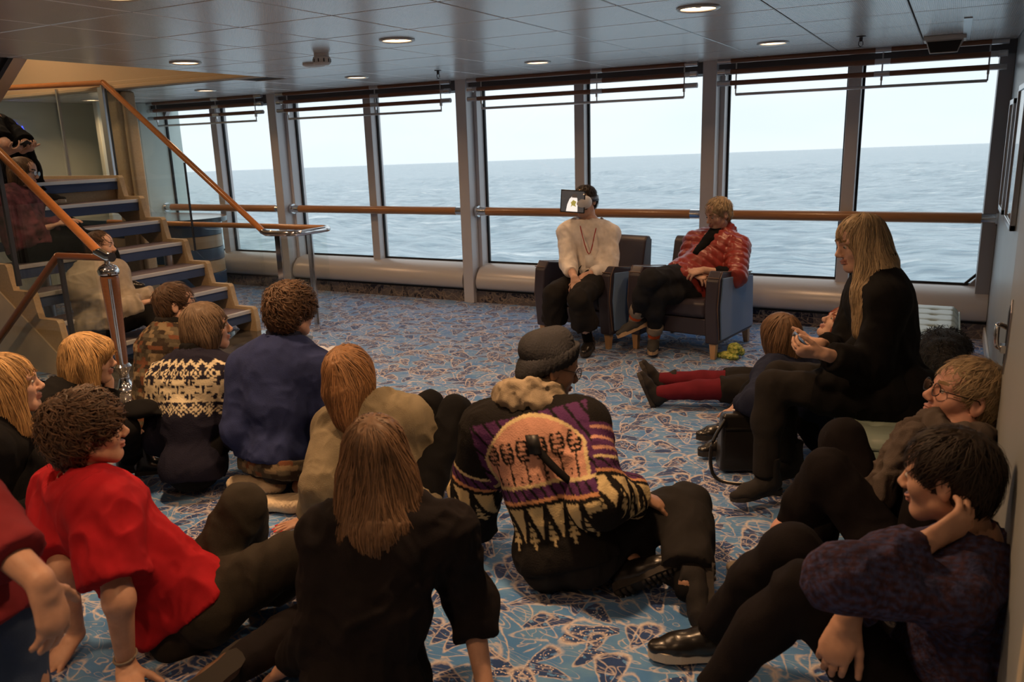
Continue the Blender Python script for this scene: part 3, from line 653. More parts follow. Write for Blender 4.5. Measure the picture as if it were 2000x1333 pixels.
b = MB(); b.tube(smooth_path([(XD - .006, 2.95, .74 + LZ), (XD - .03, 2.94, .75 + LZ), (XD - .034, 2.93, .72 + LZ), (XD - .03, 2.925, .685 + LZ), (XD - .008, 2.93, .675 + LZ)]), .008); b.box(XD - .02, XD - .004, 2.905, 2.945, .665 + LZ, .69 + LZ); b.build('latch_handle', M['chrome'], pl, smooth=True)
# ceiling: slab, one panel per grid field
PX, PY, X0, Y0 = .607, .632, -.27, 3.255
cl = MB(); cl.box(-5.36, XR, -2.6, YW + .05, ZC + .012, ZC + .1); cl.box(-9.6, -5.36, 5.45, YW + .05, ZC + .012, ZC + .1); cl.box(-9.6, -5.36, -2.6, 1.2, ZC + .012, ZC + .1)
ceil = struct(cl.build('ceiling', M['ceilback']), 'ceiling of square grey perforated metal panels')
def panel_mesh(w, d):
    e = .004; b = MB(); z0 = ZC; vs = [(e, e, .012), (w - e, e, .012), (w - e, d - e, .012), (e, d - e, .012), (e, e, .003), (w - e, e, .003), (w - e, d - e, .003), (e, d - e, .003), (e + .004, e + .004, 0), (w - e - .004, e + .004, 0), (w - e - .004, d - e - .004, 0), (e + .004, d - e - .004, 0)]
    b.raw(vs, [(3, 2, 1, 0), (11, 10, 9, 8)] + [(i, (i + 1) % 4, 4 + (i + 1) % 4, 4 + i) for i in range(4)] + [(4 + i, 4 + (i + 1) % 4, 8 + (i + 1) % 4, 8 + i) for i in range(4)])
    me = bpy.data.meshes.new('ceiling_panel'); me.from_pydata(b.v, [], b.f); me.update(); me.materials.append(M['ceilpanel']); return me
def ceil_mat():
    m = mat('ceilpanel', (.5, .5, .52), .27, .45); n = m.node_tree; L = n.links.new; b = n.nodes['Principled BSDF']
    t = n.nodes.new('ShaderNodeTexCoord'); s = n.nodes.new('ShaderNodeVectorMath'); s.operation = 'SCALE'; s.inputs['Scale'].default_value = 110; f = n.nodes.new('ShaderNodeVectorMath'); f.operation = 'FRACTION'; L(t.outputs['Object'], s.inputs[0]); L(s.outputs[0], f.inputs[0])
    d = n.nodes.new('ShaderNodeVectorMath'); d.operation = 'DISTANCE'; d.inputs[1].default_value = (.5, .5, .5); sx = n.nodes.new('ShaderNodeSeparateXYZ'); L(f.outputs[0], sx.inputs[0]); cx = n.nodes.new('ShaderNodeCombineXYZ'); cx.inputs[2].default_value = .5; L(sx.outputs[0], cx.inputs[0]); L(sx.outputs[1], cx.inputs[1]); L(cx.outputs[0], d.inputs[0])
    c = n.nodes.new('ShaderNodeMath'); c.operation = 'LESS_THAN'; c.inputs[1].default_value = .25; L(d.outputs['Value'], c.inputs[0])
    x = n.nodes.new('ShaderNodeMix'); x.data_type = 'RGBA'; x.inputs[6].default_value = (.76, .75, .76, 1); x.inputs[7].default_value = (.26, .26, .265, 1); L(c.outputs[0], x.inputs[0]); L(x.outputs[2], b.inputs['Base Color'])
ceil_mat(); pm = {}
LIGHTS = [(X0 - PX * (1.5 + 3 * i), Y0 + PY * (1.5 + 3 * j)) for i in range(-0, 3) for j in (-3, -2, -1, 0, 1)] + [(X0 - PX * 10.8, Y0 + PY * 4.6), (-8.7, 6.2)]
for i in range(-1, 15):
    for j in range(-9, 7):
        xa, xb = X0 - PX * (i + 1), X0 - PX * i; ya, yb = Y0 + PY * j, Y0 + PY * (j + 1)
        xb = min(xb, XR); yb = min(yb, YW + .04)
        if xb - xa < .05 or yb - ya < .05: continue
        if xa < -5.36 and yb > 1.2 and ya < 5.45:
            if xb <= -5.36:
                if yb <= 5.46: continue
                ya = max(ya, 5.46)
            elif yb <= 5.46: xa = -5.35
            else: xa = -5.35
            if xb - xa < .05 or yb - ya < .05: continue
        if ya < -1.3: continue
        k = (round(xb - xa, 3), round(yb - ya, 3)); pm.setdefault(k, None)
        if pm[k] is None: pm[k] = panel_mesh(*k)
        o = bpy.data.objects.new('ceiling_panel', pm[k]); COL.objects.link(o); o.parent = ceil; o.location = (xa, ya, ZC)
b = MB(); b.box(-.022, .022, 5.6, 6.9, ZC - .006, ZC + .002); rl = b.build('ceiling_rail', M['steel'], ceil)
# stairwell opening: tan fascia and soffit above
b = MB(); b.box(-9.6, -5.36, 5.43, 5.52, ZC - .0, 3.5); b.box(-5.36, -5.30, 1.2, 5.52, ZC + .012, 3.5); b.box(-9.6, -5.3, 1.14, 1.2, ZC, 3.5); b.box(-9.6, -5.3, 1.14, 5.52, 3.5, 3.56); struct(b.build('ceiling_well', M['tan']), 'warm tan stairwell shaft rising above the stairs')
b = MB(); b.box(-9.6, -5.36, 5.38, 5.43, ZC + .0, ZC + .035); b.box(-9.6, -5.36, 5.405, 5.43, ZC + .035, ZC + .075); struct(b.build('trim_2', M['tan'], bevel=.006), 'tan moulding along the stairwell opening')
# downlights
def downlight(x, y, label, on=True):
    t = thing('ceiling_downlight', label, 'downlight', (x, y, ZC), 'warm round downlights in the ceiling')
    b = MB(); b.lathe([(.088, .004), (.105, .004), (.108, -.006), (.098, -.012), (.086, -.008), (.084, .004)], (x, y, ZC), 32, cap=False); b.build('trim_ring', M['downtrim'], t, smooth=True)
    b = MB(); b.lathe([(.002, .0005), (.045, -.001), (.084, -.0035), (.086, .002)], (x, y, ZC), 28); b.build('diffuser', M['lampglow'], t, smooth=True)
    l = bpy.data.lights.new('downlight_lamp', 'AREA'); l.shape = 'DISK'; l.size = .17; l.energy = LAMP_W * (.32 if y > 5.5 else (.75 if y > 3.6 else (1.15 if y > 1.7 else .55))); l.color = (1, .57, .28); l.spread = 2.4
    lo = bpy.data.objects.new('downlight_lamp', l); COL.objects.link(lo); lo.parent = t; lo.location = (0, 0, -.02); return t
LL = {(0, -1): 0}
names = ['at the top edge over the empty carpet', 'above the man wearing a grey beanie', 'above the two armchairs']
for (x, y) in LIGHTS:
    where = ('last row' if y < -1 else ('second last row' if y < .9 else 'fourth row from the windows')) if y < 1.7 else ('third row from the windows' if y < 3 else ('middle row' if y < 5 else 'row nearest the windows'))
    col = 'over the armchairs side' if x > -1.9 else ('over the middle of the room' if x > -4 else 'over the stairs side')
    if x < -6: where, col = ('beside the far pillar', 'near the bar') if x > -8 else ('behind the landing glass', 'farthest')
    downlight(x, y, f'warm round downlight, {where}, {col}')
# stairwell lamps
for (x, y) in ((-6.6, 3.2), (-8.2, 4.4)):
    t = thing('stairwell_lamp', 'warm round lamp at the top of the stairwell, ' + ('nearer the hall' if x > -7 else 'farther in'), 'downlight', (x, y, 3.5), 'lamps in the stairwell')
    b = MB(); b.lathe([(.1, 0), (.12, 0), (.12, -.012), (.1, -.012)], (x, y, 3.5), 24, cap=False); b.build('trim_ring', M['downtrim'], t, smooth=True)
    b = MB(); b.lathe([(.01, -.004), (.1, -.004)], (x, y, 3.5), 24); b.build('diffuser', M['lampglow'], t)
    l = bpy.data.lights.new('stairwell_light', 'AREA'); l.shape = 'DISK'; l.size = .25; l.energy = WELL_W; l.color = (1, .72, .45); lo = bpy.data.objects.new('stairwell_light', l); COL.objects.link(lo); lo.parent = t; lo.location = (0, 0, -.03)
# ceiling fittings
t = thing('smoke_detector', 'off white smoke detector hanging from a ceiling panel', 'smoke detector', (-3.81, 4.46, ZC))
b = MB(); b.lathe([(.05, 0), (.05, -.02), (.058, -.024), (.058, -.06), (.045, -.072), (.02, -.075)], (-3.81, 4.46, ZC), 24); body = b.build('housing', M['offwhite'], t, smooth=True)
b = MB()
for a in range(10): b.box(*(lambda x, y: (x - .003, x + .003, y - .003, y + .003))(-3.81 + .057 * math.cos(a * .628), 4.46 + .057 * math.sin(a * .628)), ZC - .056, ZC - .034)
b.build('vent_slots', M['gasket'], body)
b = MB(); b.lathe([(.085, .002), (.085, -.012), (.07, -.02), (.02, -.021)], (-4.28, 4.92, ZC), 28); tag(b.build('ceiling_disc', M['offwhite'], smooth=True), 'flat white disc on the ceiling beside the smoke detector', 'ceiling fitting')
def sprinkler(x, y, label):
    t = thing('sprinkler', label, 'sprinkler', (x, y, ZC), 'ceiling sprinklers')
    b = MB(); b.lathe([(.03, 0), (.03, -.006), (.012, -.01), (.01, -.035)], (x, y, ZC), 14); b.build('base', M['darksteel'], t, smooth=True)
    b = MB(); b.tube([(x - .012, y, ZC - .033), (x - .014, y, ZC - .055), (x, y, ZC - .068)], .003); b.tube([(x + .012, y, ZC - .033), (x + .014, y, ZC - .055), (x, y, ZC - .068)], .003); b.lathe([(.02, -.07), (.02, -.073)], (x, y, ZC), 12); b.build('deflector', M['darksteel'], t)
sprinkler(-3.95, 6.1, 'small dark sprinkler head above the centre windows'); sprinkler(-.62, 6.15, 'small dark sprinkler head above the rightmost windows'); sprinkler(-8.0, 6.2, 'small dark sprinkler head beyond the stair handrail')
t = thing('ceiling_speaker', 'black grilled loudspeaker box on the ceiling near the right wall', 'speaker', (-.13, 6.62, ZC))
b = MB(); b.box(-.26, .0, 6.5, 6.72, ZC - .03, ZC); b.build('mount', M['offwhite'], t, bevel=.004)
b = MB(); b.raw([(-.245, 6.51, ZC - .03), (-.015, 6.51, ZC - .03), (-.015, 6.71, ZC - .03), (-.245, 6.71, ZC - .03), (-.215, 6.53, ZC - .115), (-.045, 6.53, ZC - .115), (-.045, 6.69, ZC - .09), (-.215, 6.69, ZC - .09)], [(3, 2, 1, 0), (4, 5, 6, 7), (0, 1, 5, 4), (1, 2, 6, 5), (2, 3, 7, 6), (3, 0, 4, 7)]); b.build('housing', M['steel'], t, bevel=.003)
b = MB(); b.raw([(-.235, 6.512, ZC - .038), (-.025, 6.512, ZC - .038), (-.05, 6.527, ZC - .108), (-.21, 6.527, ZC - .108), (-.235, 6.507, ZC - .038), (-.025, 6.507, ZC - .038), (-.05, 6.522, ZC - .108), (-.21, 6.522, ZC - .108)], [(0, 1, 2, 3), (7, 6, 5, 4), (0, 4, 5, 1), (1, 5, 6, 2), (2, 6, 7, 3), (3, 7, 4, 0)]); b.build('grille', M['plasticblack'], t)
# ---------------------------------------------------------------- window wall
PIL = [-6.95, -4.43, -1.95]; MUL = [-8.02, -5.67, -3.17, -.76]
for i, x in enumerate(PIL):
    b = MB(); b.box(x, x + .12, 7.13, YG + .1, 0, ZC + .02); struct(b.build('pillar', M['pillar'], bevel=.006), ('first', 'second', 'third')[i] + ' grey pillar between the sea windows counted from the stairs')
    b = MB(); b.box(x + .12, x + .16, 7.27, YG + .04, .3, ZC); struct(b.build(f'trim_{10 + i}', M['pillar'], bevel=.004), 'grey window frame beside a pillar')
for i, x in enumerate(MUL):
    b = MB(); b.box(x - .05, x + .05, 7.30, YG + .05, .36, ZC); struct(b.build(f'trim_{20 + i}', M['pillar'], bevel=.005), 'slim grey mullion dividing a window bay')
b = MB(); b.box(-9.1, XR, 7.20, YG + .1, 2.145, ZC + .05); struct(b.build('trim_30', M['headbox']), 'dark recess above the windows')
bays = [(-8.98, -6.95), (-6.79, -4.43), (-4.27, -1.95), (-1.79, XR)]
wn = 0
for bi, (xa, xb) in enumerate(bays):
    m = MUL[bi]
    for (a, c) in ((xa, m - .05), (m + .05, xb)):
        wn += 1; z0, z1 = .37, 2.16
        cut = .16
        b = MB(); b.box(a, c, YG - .035, YG + .03, z0 - .06, z0 + .02); b.box(a, c, YG - .035, YG + .03, z1, z1 + .05); wf = struct(b.build(f'window_{wn}', M['frame'], bevel=.003), f'sea window number {wn} from the stairs side')
        b = MB(); b.box(a - .0, c + .0, YG + .0, YG + .012, z0, z1); b.build('pane', M['pane'], wf)
        b = MB(); e = .018
        b.box(a, c, YG - .02, YG - .004, z0 + .02, z0 + .02 + e); b.box(a, a + e, YG - .03, YG - .004, z0 + .02, z1); b.box(c - e, c, YG - .03, YG - .004, z0 + .02, z1); b.box(a, c, YG - .02, YG - .004, z1 - e, z1); b.build('gasket', M['gasket'], wf)
        if wn in (1, 8):
            s_ = 1 if wn == 8 else -1; ex = c if wn == 8 else a; b = MB()
            b.prism([(ex, z0), (ex - s_ * .17, z0), (ex, z0 + .19)], 1, YG - .04, YG + .02); b.prism([(ex, z1 + .01), (ex - s_ * .09, z1 + .01), (ex, z1 - .1)], 1, YG - .04, YG + .02); b.build('corner_gusset', M['frame'], wf)
            b = MB(); b.prism([(ex - s_ * .17, z0 + .02), (ex - s_ * .195, z0 + .02), (ex - s_ * .0, z0 + .225), (ex - s_ * .0, z0 + .195)], 1, YG - .03, YG - .002); b.build('corner_gasket', M['gasket'], wf)
b = MB(); b.box(XR - .1, XR, 7.22, YG + .05, .34, ZC); struct(b.build('trim_31', M['frame'], bevel=.005), 'dark frame where the windows meet the right wall')
# bulging sill and carpeted skirting
prof = [(7.40, .385), (7.36, .392), (7.30, .385), (7.22, .355), (7.165, .30), (7.14, .245), (7.135, .2), (7.15, .155), (7.18, .142), (7.25, .14), (7.40, .14)]
for i, (xa, xb) in enumerate([(-8.98, -6.97), (-6.81, -4.45), (-4.29, -1.97), (-1.81, XR)]):
    b = MB(); b.prism([(y, z) for y, z in prof], 0, xa, xb); struct(b.build(f'trim_{40 + i}', M['sill'], smooth=True, bevel=.012, seg=3), 'rounded pale metal sill panel under a window bay')
    b = MB(); b.box(xa - .02, xb + .02, 7.19, 7.24, .0, .118); struct(b.build(f'baseboard_{i + 1}', M['skirtcarpet']), 'dark carpeted skirting under the windows')
    b = MB(); b.box(xa - .02, xb + .02, 7.2, 7.26, .118, .142); struct(b.build(f'trim_{50 + i}', M['gasket']), 'dark gap under the sill panel')
b = MB(); b.box(-9.1, XR, 7.24, YG + .12, -.06, .36); struct(b.build('wall_window', M['frame']), 'low wall under the windows')
# leaning rail across each bay
for i, (xa, xb) in enumerate(bays):
    if i == 3: xb = XR - .0
    t = thing('window_handrail', 'wooden leaning rail with chrome ends across ' + ('the bay behind the stairs', 'the second bay from the stairs', 'the bay behind the headset wearer', 'the bay behind the woman in the black coat')[i], 'handrail', ((xa + xb) / 2, 7.24, .94), 'wooden rails along the windows')
    a, c = xa - .02 if i else xa, xb + .0
    b = MB(); b.tube([(a + .1, 7.245, .945), (c - .1, 7.245, .945)], .043, 20); b.build('rail', M['woodrail'], t, smooth=True)
    for q, (u, w) in enumerate(((a, a + .11), (c - .11, c))):
        b = MB(); b.tube([(u, 7.245, .945), (w, 7.245, .945)], .045, 20); b.build('chrome_sleeve', M['chrome'], t, smooth=True)
        b = MB(); x = a + .004 if q == 0 else c - .004; b.tube([(x - .012, 7.245, .945), (x + .012, 7.245, .945)], .058, 20); b.build('flange', M['chrome'], t, smooth=True)
# triple curtain rods with hanging bar
for i, (xa, xb) in enumerate([(-8.9, -7.0), (-6.75, -4.48), (-4.25, -2.0), (-1.8, .26)]):
    t = thing('curtain_rod_set', 'brown rods and thin bar above ' + ('the window bay behind the stairs', 'the second window bay from the stairs', 'the window bay over the man with the headset', 'the window bay nearest the right wall')[i], 'curtain rods', ((xa + xb) / 2, 7.1, ZC), 'curtain rods over the windows')
    mid = (xa + xb) / 2 + .22
    for z in (2.225, 2.138, 2.048):
        b = MB(); b.tube([(xa + .05, 7.1, z), (xb - .05, 7.1, z)], .0205, 14); r = b.build('rod', M['wooddark'], t, smooth=True)
        for x in (xa + .04, mid, xb - .04): b = MB(); b.tube([(x - .055, 7.1, z), (x + .055, 7.1, z)], .0225, 14); b.build('sleeve', M['steel'], r, smooth=True)
    b = MB(); b.tube([(xa + .14, 7.1, 1.955), (xb - .1, 7.1, 1.955)], .012, 10); b.build('hanging_bar', M['steel'], t, smooth=True)
    for x in (xa + .14, mid, xb - .1):
        b = MB(); b.tube([(x, 7.1, 1.955), (x, 7.1, 2.245)], .006, 8); b.box(x - .008, x + .008, 7.088, 7.112, 2.0, 2.035); b.build('hanger', M['steel'], t)
    for x in (xa, xb):
        b = MB(); b.tube([(x - .01 if x == xa else x + .01, 7.1, 2.138), (x + .05 if x == xa else x - .05, 7.1, 2.138)], .026, 14); b.build('end_cap', M['chrome'], t, smooth=True)
# pictures on the right wall
for i, (ya, yb, z0, z1) in enumerate(((6.25, 6.72, 1.06, 1.80), (5.25, 5.9, 1.06, 1.86))):
    t = thing('wall_picture', ('small' if i == 0 else 'larger') + ' glazed picture in a pale double frame on the right wall, ' + ('nearer the windows' if i == 0 else 'nearer the door'), 'picture', (XR, (ya + yb) / 2, (z0 + z1) / 2), 'pictures on the right wall')
    b = MB()
    for (p, q, r, s_) in ((ya, ya + .035, z0, z1), (yb - .035, yb, z0, z1), (ya, yb, z0, z0 + .035), (ya, yb, z1 - .035, z1)): b.box(XR - .03, XR - .001, p, q, r, s_)
    b.build('frame', M['steel'], t, bevel=.004)
    b = MB(); b.box(XR - .012, XR - .002, ya + .03, yb - .03, z0 + .03, z1 - .03); b.build('print', M['offwhite'], t)
    b = MB(); b.box(XR - .0145, XR - .0125, ya + .12, yb - .12, z0 + .14, z1 - .14); b.build('image', M['darksteel'], t)
    b = MB(); b.box(XR - .022, XR - .02, ya + .03, yb - .03, z0 + .03, z1 - .03); b.build('glazing', M['glass'], t)
# ---------------------------------------------------------------- sea
def sea():
    rs = np.concatenate([np.geomspace(28, 900, 215), np.geomspace(930, 16000, 30)]); az = np.radians(np.linspace(-78, 62, 300))
    Rr, A = np.meshgrid(rs, az, indexing='ij'); X = -Rr * np.sin(-A) ; X = Rr * np.sin(A); Y = Rr * np.cos(A); rng = np.random.default_rng(2); Z = np.zeros_like(X)
    for wl, am in ((62, .75), (38, .5), (23, .34), (14, .22), (9, .13), (6, .08)):
        for q in range(4):
            th = rng.normal(.9, .55); ph = rng.uniform(0, 6.28); k = 2 * math.pi / (wl * rng.uniform(.8, 1.25)); p = k * (X * math.cos(th) + Y * math.sin(th)) + ph
            Z += am * .5 * (1 - np.abs(np.sin(p / 2)) * 2 + .3) * np.clip(wl * 30 / Rr, 0, 1)
    n0, n1 = X.shape; ii = np.arange(n0 * n1).reshape(n0, n1); F = np.stack([ii[:-1, :-1], ii[:-1, 1:], ii[1:, 1:], ii[1:, :-1]], -1).reshape(-1, 4)
    Vt = np.stack([X, Y, Z - 15], -1).reshape(-1, 3); a = math.radians(1.12); roll = math.radians(.45)
    d = V(-.4773, .8787, 0); r = V(.8787, .4773, 0)
    Vt[:, 2] -= (Vt @ d) * math.tan(a) * 1.0 - (Vt @ r) * math.tan(roll) * .6
    m = mat('sea', (.22, .32, .38), .22, spec=.5); n = m.node_tree; L = n.links.new; b = n.nodes['Principled BSDF']; N = n.nodes.new
    t = N('ShaderNodeTexCoord'); mp = N('ShaderNodeMapping'); mp.inputs['Scale'].default_value = (.05, .16, .1); mp.inputs['Rotation'].default_value = (0, 0, .5); L(t.outputs['Object'], mp.inputs[0])
    z = N('ShaderNodeTexNoise'); z.inputs['Scale'].default_value = 1; z.inputs['Detail'].default_value = 8; z.inputs['Roughness'].default_value = .62; L(mp.outputs[0], z.inputs[0])
    cr = N('ShaderNodeValToRGB'); cr.color_ramp.elements[0].position = .585; cr.color_ramp.elements[1].position = .70; L(z.outputs[0], cr.inputs[0])
    z2 = N('ShaderNodeTexNoise'); z2.inputs['Scale'].default_value = 3.5; z2.inputs['Detail'].default_value = 6; L(mp.outputs[0], z2.inputs[0])
    c2 = N('ShaderNodeValToRGB'); c2.color_ramp.elements[0].position = .36; c2.color_ramp.elements[1].position = .64; L(z2.outputs[0], c2.inputs[0]); x0 = N('ShaderNodeMix'); x0.data_type = 'RGBA'; x0.inputs[6].default_value = (.15, .24, .31, 1); x0.inputs[7].default_value = (.40, .51, .58, 1); L(c2.outputs[0], x0.inputs[0])
    x = N('ShaderNodeMix'); x.data_type = 'RGBA'; L(x0.outputs[2], x.inputs[6]); x.inputs[7].default_value = (.80, .84, .86, 1); L(cr.outputs[0], x.inputs[0]); L(x.outputs[2], b.inputs['Base Color'])
    bp = N('ShaderNodeBump'); bp.inputs['Strength'].default_value = .9; bp.inputs['Distance'].default_value = 1.2; L(z2.outputs[0], bp.inputs['Height']); L(bp.outputs[0], b.inputs['Normal'])
    return struct(link('sea', mesh_np(Vt, F[:, ::-1]), m), 'grey blue open sea with small whitecaps beyond the windows')
sea()
# ---------------------------------------------------------------- staircase
RISE, RUN, SX, NY, FY = .2, .268, -5.58, 3.62, 5.30
stair = thing('staircase', 'open stairs with blue fronted treads climbing to a landing', 'staircase', (-6.5, 4.4, 0))
for k in range(1, 8):
    x1 = SX - RUN * (k - 1); z = RISE * k; x0 = x1 - (RUN + .04) if k < 7 else -9.55
    b = MB(); b.box(x0, x1 - .012, NY + .03, FY - .03, z - .03, z); tr = b.build('tread', M['stairtread'], stair, bevel=.004)
    b = MB(); b.box(x1 - .03, x1 + .004, NY + .03, FY - .03, z - .028, z + .004); b.build('nosing', M['nosing'], tr, bevel=.003)
    b = MB(); b.box(x1 - .045, x1 - .006, NY + .03, FY - .03, z - .105, z - .028); b.build('riser_front', M['stairblue'], tr, bevel=.003)
def stringer(y0, y1):
    up = []; n = 14
    for k in range(1, 8):
        x1 = SX - RUN * (k - 1); z = RISE * k
        for j in range(n):
            t = j / n; a = t * RUN
            up.append((x1 + .05 - a, z - RISE + .035 + RISE * (1 / (1 + math.exp(-(t - .16) * 34))) if False else z + .028 - (.0 if t > .12 else (1 - t / .12) ** 2 * .13)))
    top = [(x, z) for x, z in up]; top.append((-9.55, 1.43)); low = [(-9.55, 1.18), (SX - RUN * 6.2, 1.06), (SX - RUN * .6, 0.0), (SX + .05, 0)]
    b = MB(); b.prism([(x, z) for x, z in top + low], 1, y0, y1); return b
for (y0, y1) in ((FY - .03, FY + .02), (NY - .02, NY + .03)): stringer(y0, y1).build('stringer', M['stringer'], stair)
b = MB(); b.box(-9.55, SX - RUN * 6 - .05, NY, FY, 1.2, 1.37); b.build('landing', M['stringer'], stair)
b = MB(); b.tube([(-6.45, 5.15, 0), (-6.45, 5.15, .72)], .04, 16); b.build('support_post', M['steel'], stair, smooth=True); b = MB(); b.tube([(-7.2, 4.4, 0), (-7.2, 4.4, 1.2)], .05, 16); b.build('support_post', M['steel'], stair, smooth=True)
b = MB(); b.raw([(-5.9, NY + .05, .12), (-5.9, FY - .05, .12), (-7.4, FY - .05, 1.22), (-7.4, NY + .05, 1.22), (-5.95, NY + .05, .10), (-5.95, FY - .05, .10), (-7.45, FY - .05, 1.18), (-7.45, NY + .05, 1.18)][:0], []) 
# handrails with glass
def rail_obj(t, name, pts, r, m, n=16): b = MB(); b.tube(pts, r, n); return b.build(name, m, t, smooth=True)
def glass_panel(t, poly, y, m='railglass'): b = MB(); b.prism(poly, 1, y - .006, y + .006); o = b.build('glass_panel', M[m], t); return o
fy = FY + .03
t = thing('stair_balustrade', 'far glass stair balustrade with orange brown handrail rising to the landing', 'balustrade', (-6.4, fy, 0), 'glass stair balustrades')
rail_obj(t, 'handrail', [(-5.38, fy, .915), (-7.27, fy, 2.30)], .027, M['woodstair']); rail_obj(t, 'landing_rail', smooth_path([(-7.27, fy, 2.30), (-7.6, fy - .02, 2.305), (-8.9, fy - .25, 2.32)]), .027, M['woodstair'])
rail_obj(t, 'chrome_elbow', [(-5.40, fy, .925), (-5.35, fy, .905), (-5.28, fy, .905)], .028, M['chrome'])
rail_obj(t, 'return_rail', smooth_path([(-5.28, fy, .905), (-5.08, fy + .02, .905), (-5.02, fy + .1, .905), (-5.02, fy + .42, .905), (-5.1, fy + .5, .905)], 5), .026, M['chrome'])
rail_obj(t, 'guard_rail', [(-5.1, fy + .5, .905), (-8.2, fy + .5, .905)], .026, M['woodrail'])
def slope(x, top=True): z = .915 + (-5.38 - x) * (1.385 / 1.89); return z
for (a, c) in ((-5.42, -6.28), (-6.30, -7.25)):
    glass_panel(t, [(a, slope(a) - .05), (c, slope(c) - .05), (c, slope(c) - .86), (a, max(slope(a) - .86, .03))], fy)
    b = MB(); b.box(c - .012, c, fy - .008, fy + .008, slope(c) - .86, slope(c) - .04); b.build('glass_edge', M['darksteel'], t)
glass_panel(t, [(-7.3, 2.26), (-8.0, 2.26), (-8.0, 1.44), (-7.3, 1.44)], fy); glass_panel(t, [(-8.02, 2.26), (-9.0, 2.26), (-9.0, 1.44), (-8.02, 1.44)], fy - .03)
for x in (-7.3, -8.0): b = MB(); b.box(x - .01, x + .01, fy - .012, fy + .012, 1.42, 2.28); b.build('post', M['steel'], t)
b = MB(); b.box(-7.36, -7.31, fy - .01, fy + .015, 1.42, 2.26); b.build('flat_post', M['steel'], t)
glass_panel(t, [(-5.06, .86), (-5.45, .86), (-5.45, .02), (-5.06, .02)], fy); glass_panel(t, [(-5.1, .86), (-8.1, .86), (-8.1, .02), (-5.1, .02)], fy + .5)
for x, y in ((-5.22, fy), (-5.03, fy + .2)): b = MB(); b.box(x - .03, x + .03, y - .008, y + .008, 0, .9); b.build('flat_post', M['chrome'], t)
ny = 3.52
wood('woodnewel', (.17, .07, .035), (.26, .12, .06), rough=.15)
b = MB(); b.prism([(-5.72, .0), (-5.72, .06), (-7.25, 1.16), (-9.5, 1.16), (-9.5, 0)], 1, NY - .035, NY - .022); b.build('side_cladding', M['marble'], stair)
t = thing('stair_balustrade', 'near glass stair balustrade with a wood and chrome newel post', 'balustrade', (-5.0, ny, 0), 'glass stair balustrades')
nx = -5.03
rail_obj(t, 'handrail', [(nx - .05, ny, .965), (nx - 1.75, ny, 2.2)], .03, M['woodstair']); rail_obj(t, 'chrome_cap', [(nx - .09, ny, .985), (nx + .02, ny, .95), (nx + .06, ny, .95)], .032, M['chrome'])
rail_obj(t, 'cross_rail', [(nx - .02, ny, .945), (nx - .47, ny - .04, .945)], .024, M['wooddark']); rail_obj(t, 'down_rail', [(nx - .47, ny - .04, .945), (nx - 2.0, ny - .06, -.22)], .026, M['wooddark'])
b = MB(); b.lathe([(.075, 0), (.078, .012), (.055, .03), (.035, .09), (.033, .13), (.055, .165), (.06, .18), (.045, .2)], (nx, ny, 0), 28); b.build('newel_foot', M['chrome'], t, smooth=True); b = MB(); b.lathe([(.04, .815), (.066, .83), (.07, .86), (.055, .885), (.03, .9), (.018, .905), (.016, .95)], (nx, ny, 0), 28); b.build('newel_cap', M['chrome'], t, smooth=True)
b = MB(); b.lathe([(.038, .2), (.04, .22), (.06, .8), (.058, .82)], (nx, ny, 0), 28); b.build('newel_shaft', M['woodnewel'], t, smooth=True)
b = MB(); b.tube([(nx + .035, ny - .03, .2), (nx + .056, ny - .04, .81)], .012, 10); b.build('newel_rod', M['chrome'], t, smooth=True)
glass_panel(t, [(nx - .1, .93), (nx - .45, .93), (nx - .45, .02), (nx - .1, .02)], ny - .03)
glass_panel(t, [(nx - .1, .95), (nx - 1.0, 1.6), (nx - 1.0, .75), (nx - .15, .12)], ny); glass_panel(t, [(nx - 1.01, 1.6), (nx - 1.75, 2.14), (nx - 1.75, 1.3), (nx - 1.01, .75)], ny)
glass_panel(t, [(nx - .5, .9), (nx - 1.4, .2), (nx - 1.4, -.6), (nx - .5, .02)], ny - .06)
for x, z0, z1 in ((nx - .46, 0, .93), (nx - 1.0, .7, 1.63)): b = MB(); b.box(x - .012, x + .012, ny - .05, ny - .02, z0, z1); b.build('edge_post', M['darksteel'], t)
# dark stringer of the flight above, at the edge of the opening
t = thing('upper_flight', 'dark steel side of the flight above, at the upper corner of the stairwell', 'stair flight', (-6.1, 3.0, 1.5))
b = MB(); b.prism([(-5.385, 2.255), (-5.385, 2.42), (-5.62, 2.42), (-7.15, 1.40), (-7.15, 1.20), (-6.92, 1.20)], 1, 3.33, 3.40); b.build('stringer', M['darksteel'], t)
b = MB(); b.prism([(-5.37, 2.243), (-5.40, 2.262), (-6.94, 1.215), (-6.91, 1.196)], 1, 3.32, 3.41); b.build('edge_trim', M['steel'], t)
b = MB(); b.prism([(-5.40, 2.29), (-5.40, 2.33), (-6.92, 1.28), (-6.92, 1.24)], 1, 2.45, 3.33); b.build('soffit', M['darksteel'], t)
mat('bluelight', (.05, .08, .8), .4, emit=((.05, .09, 1.0), 1.6))
t = thing('arrow_sign', 'small lit blue arrow sign on the wall behind the landing glass', 'sign', (-9.58, 5.86, 1.95)); b = MB(); b.box(-9.598, -9.585, 5.76, 5.96, 1.84, 2.06); b.build('backplate', M['frost'], t)
b = MB(); b.prism([(5.78, 2.03), (5.80, 2.05), (5.875, 1.965), (5.895, 1.985), (5.925, 1.885), (5.825, 1.915), (5.848, 1.938)][::-1], 0, -9.586, -9.580); b.build('arrow', M['bluelight'], t)
